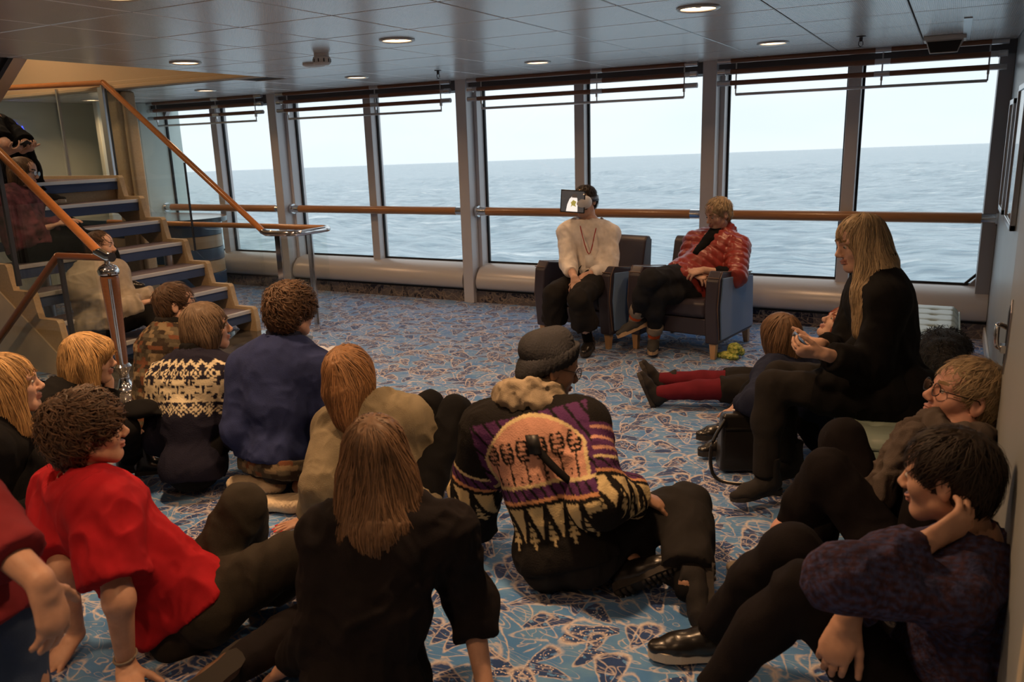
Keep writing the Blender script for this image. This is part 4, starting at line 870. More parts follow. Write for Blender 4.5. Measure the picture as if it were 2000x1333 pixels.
# steel column behind the stairs and side glass screen
b = MB(); b.box(-7.62, -7.40, 5.56, 5.74, 0, ZC); b.box(-7.40, -7.33, 5.58, 5.72, 0, ZC); struct(b.build('column', M['stringer'], bevel=.03), 'tan and steel column behind the stairs')
# curved bar counter
def bar():
    t = thing('bar_counter', 'curved bar counter banded in blue and tan wood beyond the stairs', 'bar counter', (-7.6, 6.2, 0)); c = (-7.75, 6.35)
    def slab(r, z0, z1, name, m, x_end=-8.95):
        pts = [(c[0] + r * math.cos(a), c[1] + r * math.sin(a) * .85) for a in np.linspace(-math.pi / 2, math.pi / 2, 20)]; pts = [(x_end, pts[0][1])] + pts + [(x_end, pts[-1][1])]
        b = MB(); b.prism(pts, 2, z0, z1); return b.build(name, M[m], t, smooth=True, bevel=.004)
    for i in range(6): slab(.52 if i % 2 == 0 else .524, .02 + i * .14, .02 + (i + 1) * .14 - .004, 'band', 'barblue' if i % 2 else 'woodtan')
    slab(.5, 0, .02, 'plinth', 'gasket'); slab(.60, .862, .915, 'worktop', 'bartop')
bar()

# ---------------------------------------------------------------- skin, hair and cloth colours
mat('skin', (.50, .29, .205), .48, var=(25, .10), spec=.35); mat('skinpale', (.58, .36, .27), .48, var=(25, .10), spec=.35); mat('skintan', (.33, .185, .12), .46, var=(25, .1), spec=.4); mat('skinrosy', (.56, .30, .23), .48, var=(18, .14), spec=.35)
mat('hairblond', (.44, .27, .115), .55, attr='tint', lo=.42, spec=.3); mat('hairpale', (.35, .26, .155), .55, attr='tint', lo=.42, spec=.3); mat('hairbrown', (.075, .042, .024), .55, attr='tint', lo=.4, spec=.3); mat('hairdark', (.028, .019, .014), .55, attr='tint', lo=.4, spec=.3)
mat('hairash', (.12, .082, .053), .55, attr='tint', lo=.4, spec=.3); mat('hairginger', (.23, .12, .055), .55, attr='tint', lo=.4, spec=.3); mat('hairred', (.33, .07, .025), .55, attr='tint', lo=.45, spec=.3); mat('hairlight', (.125, .072, .040), .55, attr='tint', lo=.38, spec=.3); mat('furblack', (.008, .008, .009), .8, attr='tint', lo=.4)
def cloth(name, col, sc=420, st=.35, sheen=.0, v=.12, rough=.9): return mat(name, col, rough, bump=(sc, st), var=(14, v), sheen=sheen, spec=.15)
cloth('black', (.006, .006, .007)); cloth('blackwarm', (.009, .007, .008)); cloth('charcoal', (.018, .0165, .0165)); cloth('denimblack', (.018, .019, .023)); cloth('jeans', (.045, .07, .13)); cloth('navy', (.022, .032, .10), 260, .5); cloth('navydeep', (.014, .018, .04), 260, .5)
cloth('white', (.80, .75, .70), 500, .25); cloth('redshirt', (.36, .012, .02), 500, .25); cloth('redblouse', (.20, .024, .032), 500, .2); cloth('olive', (.20, .17, .115), 240, .55); cloth('hoodgrey', (.36, .31, .25), 350, .4); cloth('scarfbeige', (.28, .23, .165), 260, .5); cloth('scarfbrown', (.10, .08, .07), 260, .5)
cloth('maroon', (.12, .012, .022), 500, .2); cloth('beanie', (.035, .036, .042), 160, .6); cloth('sockorange', (.55, .10, .03)); cloth('sockgrey', (.25, .21, .18)); cloth('socktan', (.30, .19, .09)); cloth('floral', (.06, .028, .035), 200, .3); M['floral'].node_tree.nodes['Mix'].inputs[7].default_value = (.20, .07, .09, 1)
cloth('olivetrouser', (.032, .027, .021)); cloth('cuff', (.22, .19, .16)); cloth('cream_knit', (.60, .50, .36), 150, .6)
mat('puffer', (.27, .035, .026), .36, bump=(60, .2), spec=.5); mat('leatherblack', (.012, .011, .011), .28, spec=.5, bump=(120, .1)); mat('suede', (.016, .014, .014), .85, bump=(300, .3)); mat('solewhite', (.62, .56, .46), .6); mat('soledark', (.035, .03, .027), .8); mat('soletan', (.40, .28, .17), .7); mat('canvasdark', (.045, .045, .045), .85, bump=(400, .3)); mat('leatherbrown', (.10, .052, .03), .5)
mat('redcord', (.35, .02, .02), .6); mat('badge', (.70, .68, .66), .4); mat('metalframe', (.05, .045, .04), .3, .8); mat('plasticwhite', (.72, .72, .72), .35); mat('screenblack', (.01, .009, .009), .12, emit=((.05, .042, .038), 1.0)); mat('screenwhite', (.6, .6, .6), .3, emit=((.95, .86, .78), .75)); mat('screengold', (.3, .25, .05), .3, emit=((.42, .34, .08), .6)); mat('screendark', (.02, .02, .02), .3, emit=((.06, .04, .03), 1.0)); mat('nailred', (.55, .01, .02), .2); mat('gold', (.6, .4, .1), .25, 1.0)
def pattern(name, rough=.92):
    m = mat(name, (.1, .1, .1), rough, attr='pattern', bump=(170, .6), spec=.1); return m
pattern('knit_nordic'); pattern('knit_beanie'); pattern('fleece_check'); pattern('knit_cable')
JT = {'beanie': dict(P=(-1.143, 2.498, 0.133), N=(-1.301, 2.556, 0.617), H=(-1.268, 2.638, 0.796), SL=(-1.469, 2.496, 0.566), SR=(-1.122, 2.581, 0.599), EL=(-1.551, 2.515, 0.297), ER=(-1.001, 2.430, 0.395), WL=(-1.599, 2.587, 0.059), WR=(-0.939, 2.664, 0.330), HL=(-1.229, 2.515, 0.106), HR=(-1.067, 2.547, 0.155), KL=(-1.112, 2.919, 0.120), KR=(-0.804, 2.868, 0.232), AL=(-0.917, 2.560, 0.100), AR=(-0.696, 2.502, 0.106)),
'vr': dict(P=(-2.489, 5.960, 0.523), N=(-2.540, 6.031, 0.959), H=(-2.573, 6.031, 1.151), SL=(-2.368, 6.066, 0.881), SR=(-2.703, 5.956, 0.900), EL=(-2.324, 5.934, 0.631), ER=(-2.630, 5.816, 0.664), WL=(-2.453, 5.716, 0.600), WR=(-2.488, 5.613, 0.601), HL=(-2.433, 5.889, 0.534), HR=(-2.571, 5.990, 0.502), KL=(-2.392, 5.476, 0.466), KR=(-2.646, 5.577, 0.480), AL=(-2.392, 5.661, 0.101), AR=(-2.705, 5.727, 0.103)),
'redjacket': dict(P=(-1.753, 6.077, 0.526), N=(-1.586, 6.388, 0.839), H=(-1.589, 6.343, 1.034), SL=(-1.419, 6.323, 0.778), SR=(-1.769, 6.362, 0.800), EL=(-1.382, 6.109, 0.594), ER=(-1.795, 6.190, 0.575), WL=(-1.590, 5.974, 0.648), WR=(-1.675, 5.970, 0.617), HL=(-1.791, 6.009, 0.575), HR=(-1.711, 6.095, 0.447), KL=(-1.884, 5.601, 0.622), KR=(-1.852, 5.702, 0.501), AL=(-2.051, 5.750, 0.280), AR=(-1.926, 5.837, 0.123)),
'blonde': dict(P=(-0.208, 3.743, 0.525), N=(-0.255, 3.827, 0.976), H=(-0.337, 3.847, 1.147), SL=(-0.195, 3.653, 0.929), SR=(-0.314, 3.984, 0.892), EL=(-0.242, 3.584, 0.650), ER=(-0.379, 3.889, 0.623), WL=(-0.401, 3.408, 0.743), WR=(-0.451, 3.665, 0.721), HL=(-0.213, 3.653, 0.520), HR=(-0.212, 3.825, 0.488), KL=(-0.622, 3.561, 0.535), KR=(-0.622, 3.746, 0.531), AL=(-0.625, 3.476, 0.125), AR=(-0.567, 3.724, 0.123)),
'glassesman': dict(P=(-0.041, 2.803, 0.120), N=(0.079, 2.923, 0.578), H=(0.099, 3.055, 0.727), SL=(0.033, 2.738, 0.591), SR=(0.079, 3.091, 0.488), EL=(0.004, 2.650, 0.312), ER=(-0.158, 2.965, 0.368), WL=(-0.238, 2.612, 0.219), WR=(-0.365, 2.817, 0.300), HL=(-0.010, 2.724, 0.167), HR=(-0.098, 2.877, 0.155), KL=(-0.292, 2.782, 0.491), KR=(-0.274, 3.037, 0.520), AL=(-0.449, 2.844, 0.103), AR=(-0.323, 2.991, 0.101)),
'fgman': dict(P=(0.021, 2.088, 0.116), N=(0.122, 2.186, 0.572), H=(0.054, 2.221, 0.753), SL=(0.077, 1.999, 0.539), SR=(0.121, 2.360, 0.487), EL=(-0.154, 1.833, 0.614), ER=(-0.122, 2.199, 0.458), WL=(0.016, 2.030, 0.648), WR=(-0.131, 1.937, 0.462), HL=(0.049, 2.004, 0.147), HR=(-0.037, 2.161, 0.132), KL=(-0.250, 2.013, 0.460), KR=(-0.317, 2.240, 0.453), AL=(-0.475, 1.978, 0.102), AR=(-0.552, 2.266, 0.102)),
'fgwoman': dict(P=(-1.369, 1.574, 0.118), N=(-1.370, 1.720, 0.566), H=(-1.419, 1.756, 0.744), SL=(-1.517, 1.626, 0.524), SR=(-1.210, 1.791, 0.524), EL=(-1.472, 1.533, 0.268), ER=(-1.191, 1.869, 0.261), WL=(-1.653, 1.541, 0.100), WR=(-1.090, 1.772, 0.061), HL=(-1.418, 1.507, 0.148), HR=(-1.365, 1.660, 0.098), KL=(-1.698, 1.802, 0.120), KR=(-1.626, 1.969, 0.150), AL=(-1.808, 1.421, 0.101), AR=(-1.804, 1.617, 0.100)),
'olive': dict(P=(-1.942, 2.623, 0.118), N=(-2.128, 2.634, 0.519), H=(-2.200, 2.596, 0.672), SL=(-2.276, 2.556, 0.445), SR=(-1.954, 2.670, 0.483), EL=(-2.201, 2.367, 0.263), ER=(-1.912, 2.749, 0.222), WL=(-2.326, 2.423, 0.056), WR=(-1.850, 2.988, 0.232), HL=(-1.996, 2.697, 0.123), HR=(-1.882, 2.588, 0.176), KL=(-2.040, 2.932, 0.456), KR=(-1.840, 2.855, 0.483), AL=(-2.030, 3.089, 0.090), AR=(-1.857, 2.908, 0.089)),
'redshirt': dict(P=(-2.138, 1.620, 0.125), N=(-2.431, 1.500, 0.552), H=(-2.410, 1.530, 0.752), SL=(-2.608, 1.538, 0.492), SR=(-2.255, 1.440, 0.549), EL=(-2.436, 1.386, 0.323), ER=(-2.112, 1.350, 0.313), WL=(-2.464, 1.407, 0.062), WR=(-2.171, 1.377, 0.061), HL=(-2.201, 1.628, 0.060), HR=(-2.061, 1.662, 0.166), KL=(-2.088, 1.834, 0.417), KR=(-1.716, 1.832, 0.370), AL=(-2.273, 2.016, 0.090), AR=(-2.012, 1.865, 0.085)),
'navy': dict(P=(-2.728, 2.641, 0.216), N=(-2.745, 2.761, 0.680), H=(-2.720, 2.829, 0.873), SL=(-2.906, 2.670, 0.605), SR=(-2.571, 2.808, 0.596), EL=(-2.880, 2.560, 0.331), ER=(-2.530, 2.787, 0.307), WL=(-2.929, 2.803, 0.245), WR=(-2.708, 2.968, 0.377), HL=(-2.804, 2.692, 0.198), HR=(-2.634, 2.638, 0.218), KL=(-2.994, 3.063, 0.080), KR=(-2.772, 3.025, 0.080), AL=(-2.858, 2.665, 0.073), AR=(-2.602, 2.638, 0.070)),
'nordic': dict(P=(-3.161, 2.531, 0.120), N=(-3.213, 2.645, 0.601), H=(-3.192, 2.722, 0.781), SL=(-3.376, 2.582, 0.522), SR=(-3.034, 2.680, 0.548), EL=(-3.356, 2.490, 0.251), ER=(-2.976, 2.658, 0.269), WL=(-3.289, 2.735, 0.225), WR=(-3.154, 2.832, 0.325), HL=(-3.221, 2.599, 0.121), HR=(-3.098, 2.482, 0.161), KL=(-3.321, 2.853, 0.440), KR=(-3.126, 2.830, 0.394), AL=(-3.270, 3.076, 0.100), AR=(-3.020, 3.094, 0.100)),
'fleece': dict(P=(-3.882, 2.926, 0.120), N=(-3.899, 3.046, 0.593), H=(-3.877, 3.111, 0.774), SL=(-4.071, 3.061, 0.515), SR=(-3.723, 3.000, 0.538), EL=(-3.987, 2.925, 0.278), ER=(-3.671, 2.954, 0.261), WL=(-3.971, 3.177, 0.243), WR=(-3.790, 3.167, 0.337), HL=(-3.937, 2.997, 0.122), HR=(-3.823, 2.869, 0.158), KL=(-4.028, 3.279, 0.419), KR=(-3.743, 3.162, 0.448), AL=(-3.810, 3.415, 0.100), AR=(-3.743, 3.378, 0.100)),
'bob': dict(P=(-3.601, 2.130, 0.126), N=(-3.621, 2.245, 0.543), H=(-3.537, 2.310, 0.687), SL=(-3.721, 2.369, 0.462), SR=(-3.527, 2.098, 0.509), EL=(-3.487, 2.303, 0.347), ER=(-3.464, 2.059, 0.249), WL=(-3.573, 2.412, 0.544), WR=(-3.457, 2.280, 0.348), HL=(-3.618, 2.214, 0.121), HR=(-3.614, 2.054, 0.164), KL=(-3.747, 2.472, 0.397), KR=(-3.372, 2.307, 0.356), AL=(-3.499, 2.517, 0.100), AR=(-3.604, 2.489, 0.102)),
'blondeleft': dict(P=(-3.117, 1.594, 0.129), N=(-3.198, 1.682, 0.582), H=(-3.181, 1.733, 0.762), SL=(-3.272, 1.827, 0.506), SR=(-3.079, 1.547, 0.566), EL=(-3.257, 1.753, 0.240), ER=(-3.097, 1.501, 0.294), WL=(-3.087, 1.888, 0.357), WR=(-2.935, 1.684, 0.330), HL=(-3.155, 1.670, 0.110), HR=(-3.120, 1.509, 0.148), KL=(-3.166, 1.881, 0.459), KR=(-3.000, 1.737, 0.463), AL=(-3.033, 1.988, 0.100), AR=(-2.878, 1.842, 0.100)),
'stander': dict(P=(-1.553, 0.670, 0.857), N=(-1.861, 0.602, 1.209), H=(-1.822, 0.674, 1.393), SL=(-1.965, 0.510, 1.076), SR=(-1.692, 0.690, 1.205), EL=(-1.727, 0.661, 1.119), ER=(-1.658, 0.746, 0.928), WL=(-1.650, 0.623, 0.879), WR=(-1.410, 0.732, 0.870), HL=(-1.558, 0.579, 0.868), HR=(-1.553, 0.748, 0.905), KL=(-1.565, 0.705, 0.468), KR=(-1.538, 0.727, 0.487), AL=(-1.672, 0.562, 0.100), AR=(-1.458, 0.612, 0.101)),
'hoodie': dict(P=(-5.831, 3.949, 0.313), N=(-5.923, 4.011, 0.736), H=(-5.915, 4.105, 0.920), SL=(-5.920, 4.197, 0.695), SR=(-5.881, 3.852, 0.636), EL=(-5.796, 4.161, 0.441), ER=(-5.721, 3.967, 0.421), WL=(-5.604, 4.311, 0.517), WR=(-5.568, 4.172, 0.473), HL=(-5.886, 4.016, 0.288), HR=(-5.812, 3.862, 0.327), KL=(-5.644, 4.345, 0.383), KR=(-5.555, 4.188, 0.391), AL=(-5.348, 4.336, 0.100), AR=(-5.283, 4.097, 0.100)),
'floral': dict(P=(-6.497, 3.911, 0.925), N=(-6.675, 3.944, 1.332), H=(-6.656, 4.042, 1.507), SL=(-6.718, 4.111, 1.267), SR=(-6.607, 3.789, 1.261), EL=(-6.599, 4.016, 1.036), ER=(-6.522, 3.800, 0.998), WL=(-6.384, 4.124, 1.093), WR=(-6.406, 4.006, 1.068), HL=(-6.461, 3.990, 0.933), HR=(-6.563, 3.858, 0.900), KL=(-6.256, 4.343, 0.938), KR=(-6.408, 4.198, 1.063), AL=(-6.056, 4.345, 0.596), AR=(-6.226, 4.288, 0.717)),
'brown': dict(P=(-0.421, 4.256, 0.127), N=(-0.677, 4.198, 0.459), H=(-0.722, 4.225, 0.603), SL=(-0.729, 4.038, 0.434), SR=(-0.664, 4.354, 0.527), EL=(-0.731, 3.779, 0.382), ER=(-0.555, 4.357, 0.286), WL=(-0.862, 3.953, 0.288), WR=(-0.709, 4.220, 0.168), HL=(-0.462, 4.185, 0.108), HR=(-0.416, 4.329, 0.167), KL=(-0.736, 4.170, 0.385), KR=(-0.756, 4.385, 0.352), AL=(-0.918, 3.995, 0.100), AR=(-0.969, 4.195, 0.100))}
JT['stander'] = dict(P=(-1.822, 0.797, 0.676), N=(-2.099, 0.767, 1.104), H=(-2.184, 0.775, 1.300), SR=(-1.970, 0.809, 1.050), SL=(-2.309, 0.751, 1.081), ER=(-1.721, 0.811, 0.908), WR=(-1.525, 0.819, 0.806), EL=(-2.359, 0.751, 0.801), WL=(-2.339, 0.771, 0.551), HR=(-1.752, 0.836, 0.676), HL=(-1.892, 0.759, 0.676), KR=(-1.732, 0.836, 0.276), KL=(-1.912, 0.729, 0.276), AR=(-1.732, 0.836, 0.100), AL=(-1.912, 0.629, 0.100))
JT['phoner'] = dict(P=(-7.68, 4.4, 1.5), N=(-7.48, 4.36, 1.93), H=(-7.52, 4.3, 2.13), SL=(-7.6, 4.5, 1.9), SR=(-7.3, 4.21, 1.9), EL=(-7.27, 4.5, 1.72), ER=(-7.07, 4.18, 1.74), WL=(-7.08, 4.32, 1.68), WR=(-7.09, 4.2, 1.67), HL=(-7.68, 4.49, 1.49), HR=(-7.68, 4.31, 1.49), KL=(-7.38, 4.52, 1.66), KR=(-7.38, 4.34, 1.66), AL=(-7.22, 4.52, 1.30), AR=(-7.22, 4.34, 1.30))
JT['redhair'] = dict(P=(-.74, 4.93, .13), N=(-.46, 5.05, .33), H=(-.515, 5.05, .50), SL=(-.52, 4.88, .31), SR=(-.42, 5.23, .31), EL=(-.60, 4.76, .12), ER=(-.40, 5.25, .1), WL=(-.82, 4.70, .1), WR=(-.6, 5.2, .1), HL=(-.76, 4.86, .13), HR=(-.73, 5.03, .13), KL=(-1.12, 4.72, .13), KR=(-1.13, 4.87, .14), AL=(-1.49, 4.62, .09), AR=(-1.52, 4.78, .13))
# ---------------------------------------------------------------- knitting patterns, laid out along the back of the wearer
def body_uv(p, Vt):
    q = Vt - p['J']['P']; sp = p['J']['N'] - p['J']['P']; v = q @ p['up']; t = v / np.linalg.norm(sp); return q @ p['sx'] - t * (sp @ p['sx']), v, q @ p['fc'] - t * (sp @ p['fc'])
def nordic_fn(p):
    dk, lt = V(.016, .016, .03), V(.56, .50, .36)
    def f(Vt):
        u, v, w = body_uv(p, Vt); L = np.linalg.norm(p['J']['N'] - p['J']['P']); t = v / L
        ang = np.arctan2(u, -w) * .16; x = ang / .0098; y = v / .0098; on = np.zeros(len(Vt), bool)
        y0 = np.floor(.62 * L / .0098)
        yy = np.floor(y) - y0; xx = np.floor(x)
        star = (yy >= 2) & (yy < 13); cx = np.mod(xx, 12) - 6; cy = yy - 7.5; a, b = np.abs(cx), np.abs(cy)
        st = ((a + b < 6.2) & (np.abs(a - b) > .9) & (np.minimum(a, b) < 3.4) & ~((a < .6) | (b < .6))) | ((a > 5) & (b < 2))
        on |= star & ~st
        for base, n in ((-5, 7), (13, 6)):
            z = (yy >= base) & (yy < base + n); d = np.abs(np.mod(xx, 6) - 3) + np.abs(yy - base - n / 2 + .5); on |= z & ((d < 1.1) | ((d > 2.1) & (d < 3.4)))
        zz = (yy >= 19) & (yy < 23); on |= zz & (np.abs(np.mod(xx, 6) - 3) - (yy - 19) > -.6) & (np.abs(np.mod(xx, 6) - 3) - (yy - 19) < 1.2)
        return np.where(on[:, None], lt, dk)
    return f
def beanie_fn(p):
    blk, pk, pu, cr, orr = V(.013, .012, .012), V(.50, .27, .20), V(.085, .03, .10), V(.56, .45, .25), V(.50, .25, .13)
    def f(Vt):
        J = p['J']; u, v, w = body_uv(p, Vt); L = np.linalg.norm(J['N'] - J['P']); t = v / L
        dR = J['ER'] - J['SR']; tr = ((Vt - J['SR']) @ dR) / (dR @ dR); perp = np.linalg.norm(Vt - J['SR'] - np.clip(tr, 0, 1.9)[:, None] * dR, axis=1)
        arm = ((perp < .085) & (u > .17)) | (u > .215)
        dL = J['EL'] - J['SL']; tl = ((Vt - J['SL']) @ dL) / (dL @ dL); armL = (u < -.215) & (tl > .05)
        s = np.where(arm, .92 - tr * .62, np.where(armL, .92 - tl * .62, t))          # height along back or down the sleeve
        a = np.where(arm, ((Vt - J['SR']) @ p['fc']) * 1.0 + .02, u)
        c = np.tile(blk, (len(Vt), 1))
        tri = (s > .17) & (s < .42); q = np.mod(a / .075, 1.0); hgt = (s - .17) / .25
        z1 = tri & (np.abs(q - .5) * 2 < hgt * .80) ; z2 = tri & (np.abs(np.mod(q + .5, 1) - .5) * 2 < (.62 - hgt) * .8) & (np.mod(hgt * 6, 1) < .62)
        z3 = (s > .12) & (s < .24) & (np.abs(np.mod(q + .5, 1) - .5) < .06)
        c[z1 | z2 | z3] = cr
        bd = (s > .45) & (s < .475); c[bd] = orr; b2 = (s >= .475) & (s < .56); c[b2] = pu; z = b2 & (np.abs(np.mod(a / .035 + (s - .475) * 6, 1) - .5) < .14); c[z] = blk
        b3 = (s >= .56) & (s < .585); c[b3] = cr
        bk = (s >= .585) & (np.abs(u) < .19) & ~arm & ~armL; arch = bk & (s < 1.05 - .24 * (u / .19) ** 2); c[arch] = pk
        fl = arch & (((np.abs(np.mod(a / .062, 1) - .5) * 2) ** 2 + ((s - .82) / .11) ** 2) < .75) & (((np.abs(np.mod(a / .062, 1) - .5) * 2) > .32 + .3 * np.sin(s * 190)) ) ; c[fl] = blk
        st = arch & (np.abs(np.mod(a / .062, 1) - .5) < .05) & (s < .8); c[st] = blk; dd = arch & (s < .66) & (np.mod(a / .031, 1) < .3) & (np.mod(s / .03, 1) < .5); c[dd] = blk
        edge = (s >= .585) & ~arch & ~arm & (np.abs(u) < .215) & (s < 1.06); c[edge] = pu; ee = edge & (np.mod((a + s * .3) / .05, 1) < .22); c[ee] = blk
        rim = (s >= .585) & ~arm & (np.abs(u) < .196) & ((np.abs(np.abs(u) - .19) < .006) & (s < .81) | (np.abs(s - (1.05 - .24 * (u / .19) ** 2)) < .014)); c[rim] = cr
        up = arm & (s >= .585) & (s < .86); c[up] = pu; c[up & (np.mod(s / .09, 1) < .3)] = pk
        return c
    return f
def fleece_fn(p):
    cs = np.array([(.035, .026, .02), (.13, .055, .03), (.20, .15, .09), (.06, .05, .035), (.10, .085, .06)])
    def f(Vt):
        u, v, w = body_uv(p, Vt); a = np.arctan2(u, -w) * .15; r = np.floor(v / .022); k = np.floor((a + (r % 2) * .02 + .004 * np.sin(v * 90)) / .04); h = np.mod(np.sin(k * 12.99 + r * 78.23) * 43758.5, 1)
        return cs[np.clip((h * 5).astype(int), 0, 4)]
    return f
def cable_fn(p):
    def f(Vt):
        u, v, w = body_uv(p, Vt); n = vnoise(Vt / .009); a = np.mod(np.floor(v / .011) + np.floor((u + w) / .014), 2); base = np.where((a > .5)[:, None], V(.055, .058, .125), V(.06, .034, .05)); return base * (.35 + 1.1 * n[:, None])
    return f

# ---------------------------------------------------------------- armchairs, ottomans and small things
def armchair(label):
    t = thing('armchair', label, 'armchair', (0, 0, 0), 'blue armchairs facing the audience')
    # local: x right, y back, origin on the floor under the seat centre; width .76
    def mk(b, name, m, parent=t, bevel=.015, seg=3):
        me = bpy.data.meshes.new(name); me.from_pydata(b.v, [], b.f); me.update(); import bmesh
        bm = bmesh.new(); bm.from_mesh(me); bmesh.ops.recalc_face_normals(bm, faces=bm.faces[:]); bm.to_mesh(me); bm.free()
        o = bpy.data.objects.new(name, me); COL.objects.link(o); me.materials.append(m); o.parent = parent
        if bevel: md = o.modifiers.new('soft', 'BEVEL'); md.width = bevel; md.segments = seg; md.limit_method = 'ANGLE'
        me.polygons.foreach_set('use_smooth', np.ones(len(me.polygons), bool)); o.modifiers.new('n', 'WEIGHTED_NORMAL'); return o
    for sx in (-1, 1):
        x0, x1 = (.27, .37) if sx > 0 else (-.37, -.27)
        side = [(-.33, .12), (-.36, .40), (-.34, .60), (-.28, .665), (-.10, .635), (.12, .60), (.30, .585), (.36, .12)]
        b = MB(); b.prism(side, 0, x0, x1); arm = mk(b, 'arm', M['seatdark'])
        o2 = [(-.285, .15), (-.315, .40), (-.285, .615), (-.08, .60), (.14, .57), (.30, .56), (.335, .15)]; xo = .372 if sx > 0 else -.372
        b = MB(); b.prism(o2, 0, min(xo, xo + sx * .012), max(xo, xo + sx * .012)); mk(b, 'side_panel', M['seatblue'], arm, .008)
        b = MB(); b.tube([(x0, -.335, .62), (x1, -.335, .62)], .004, 6); b.tube([(x0 if sx < 0 else x1, -.305, .15), (x0 if sx < 0 else x1, -.35, .40), (x0 if sx < 0 else x1, -.325, .60), (x0 if sx < 0 else x1, -.275, .66), (x0 if sx < 0 else x1, .30, .585)], .004, 6); mk(b, 'piping', M['piping'], arm, 0)
        for y in (-.29, .33):
            b = MB(); xc = sx * .325; yo = .0 if y < 0 else .03; b.raw([(xc - .028, y - .028, .14), (xc + .028, y - .028, .14), (xc + .028, y + .028, .14), (xc - .028, y + .028, .14), (xc - .018, y - .018 + yo, 0), (xc + .018, y - .018 + yo, 0), (xc + .018, y + .018 + yo, 0), (xc - .018, y + .018 + yo, 0)], [(0, 1, 2, 3), (7, 6, 5, 4), (0, 4, 5, 1), (1, 5, 6, 2), (2, 6, 7, 3), (3, 7, 4, 0)]); mk(b, 'leg', M['woodleg'], t, .003)
    b = MB(); b.box(-.268, .268, -.32, .24, .30, .44); mk(b, 'seat_cushion', M['seatdark'], t, .045, 4)
    b = MB(); b.box(-.268, .268, -.30, .30, .17, .30); mk(b, 'seat_base', M['seatdark'], t, .012)
    b = MB(); b.prism([(.20, .36), (.30, .80), (.335, .835), (.385, .83), (.40, .80), (.36, .17), (.29, .17)], 0, -.30, .30); bk = mk(b, 'backrest', M['seatdark'], t, .025, 4)
    b = MB(); b.prism([(.375, .17), (.412, .80), (.420, .80), (.385, .17)], 0, -.29, .29); mk(b, 'back_panel', M['seatblue'], bk, .004)
    return t
a1 = armchair('blue and dark leather armchair under the person wearing the headset'); a1.location = (-2.56, 6.2, 0); a1.rotation_euler.z = math.radians(-12)
a2 = copy_tree(a1); a2['label'] = 'blue and dark leather armchair under the person in the red jacket'; a2.location = (-1.74, 6.18, 0); a2.rotation_euler.z = math.radians(-9)
def ottoman(x0, x1, y0, y1, z, label, tuft=True):
    t = thing('ottoman', label, 'ottoman', ((x0 + x1) / 2, (y0 + y1) / 2, 0), 'green leather ottomans by the wall')
    b = MB(); b.box(x0 + .02, x1 - .02, y0 + .02, y1 - .02, .05, z - .13); b.build('base', M['ottoman'], t, bevel=.02, seg=3)
    n, m = 26, int(26 * (y1 - y0) / (x1 - x0)); X, Y = np.meshgrid(np.linspace(x0, x1, n), np.linspace(y0, y1, m), indexing='ij'); ed = np.minimum(np.minimum(X - x0, x1 - X), np.minimum(Y - y0, y1 - Y))
    Z = z - .05 * np.clip(1 - ed / .05, 0, 1) ** 2; px, py = (x1 - x0) / 3, (y1 - y0) / round((y1 - y0) / .17)
    dx = np.abs(np.mod((X - x0) / px, 1) - .5); dy = np.abs(np.mod((Y - y0) / py, 1) - .5)
    if tuft: Z = Z - .018 * np.exp(-((np.minimum(dx, 1 - dx) * 0 + (.5 - dx)) ** 2 + (.5 - dy) ** 2) / .02) - .006 * np.exp(-((.5 - dy) ** 2) / .004)
    ii = np.arange(n * m).reshape(n, m); F = np.stack([ii[:-1, :-1], ii[1:, :-1], ii[1:, 1:], ii[:-1, 1:]], -1).reshape(-1, 4).tolist(); vs = np.stack([X, Y, Z], -1).reshape(-1, 3).tolist(); rim = list(ii[:, 0]) + list(ii[-1, 1:]) + list(ii[-2::-1, -1]) + list(ii[0, -2:0:-1]); k = len(vs)
    for r in rim: vs.append([vs[r][0], vs[r][1], z - .135])
    for i in range(len(rim)): F.append([rim[i], k + i, k + (i + 1) % len(rim), rim[(i + 1) % len(rim)]])
    b = MB(); b.raw(vs, F); b.build('cushion', M['ottoman'], t, smooth=True)
    b = MB(); b.tube([(x0, y0, z - .05), (x1, y0, z - .05), (x1, y1, z - .05), (x0, y1, z - .05), (x0, y0, z - .05)], .007, 8); b.build('piping', M['ottoman'], t, smooth=True)
    for x in (x0 + .06, x1 - .06):
        for y in (y0 + .06, y1 - .06): b = MB(); b.lathe([(.018, 0), (.022, .05)], (x, y, 0), 12); b.build('foot', M['woodleg'], t, smooth=True)
ottoman(-.37, .13, 3.36, 4.78, .43, 'green leather ottoman under the woman in the black coat'); ottoman(-.34, .12, 4.86, 6.3, .43, 'pale green tufted ottoman end beyond the black coat')
# furry black coat lying on the ottoman
def fur(c):
    rng = np.random.default_rng(4); pr = [Ell(c + V(*rng.uniform(-1, 1, 3)) * V(.05, .2, .03), V(.10, .13, .075) * rng.uniform(.7, 1.1)) for i in range(7)] + [Cone(c + V(.02, -.15, 0), c + V(.06, -.38, -.05), .1, .06)]
    g = field(pr, .012, .05); g.cut((0, 0, .405), (0, 0, -1)); Vt, F = g.mesh(); roots = Vt[rng.integers(0, len(Vt), 1800)]
    flow = lambda P: np.tile(V(.1, -.5, -.6), (len(P), 1)) + rng.normal(0, .5, (len(P), 3)); Vs, Fs, ti = strands(g, roots, flow, 4, .012, .0022, .014, .5, .003, 3); V2, F2 = join_parts([(Vt, F), (Vs, Fs)]); me = mesh_np(V2, F2); set_color(me, 'tint', np.stack([np.concatenate([np.full(len(Vt), .2), ti])] * 3, 1)); o = link('fur_coat', me, M['furblack']); tag(o, 'black furry coat heaped on the ottoman behind the woman', 'coat')
fur(V(.02, 4.75, .47))
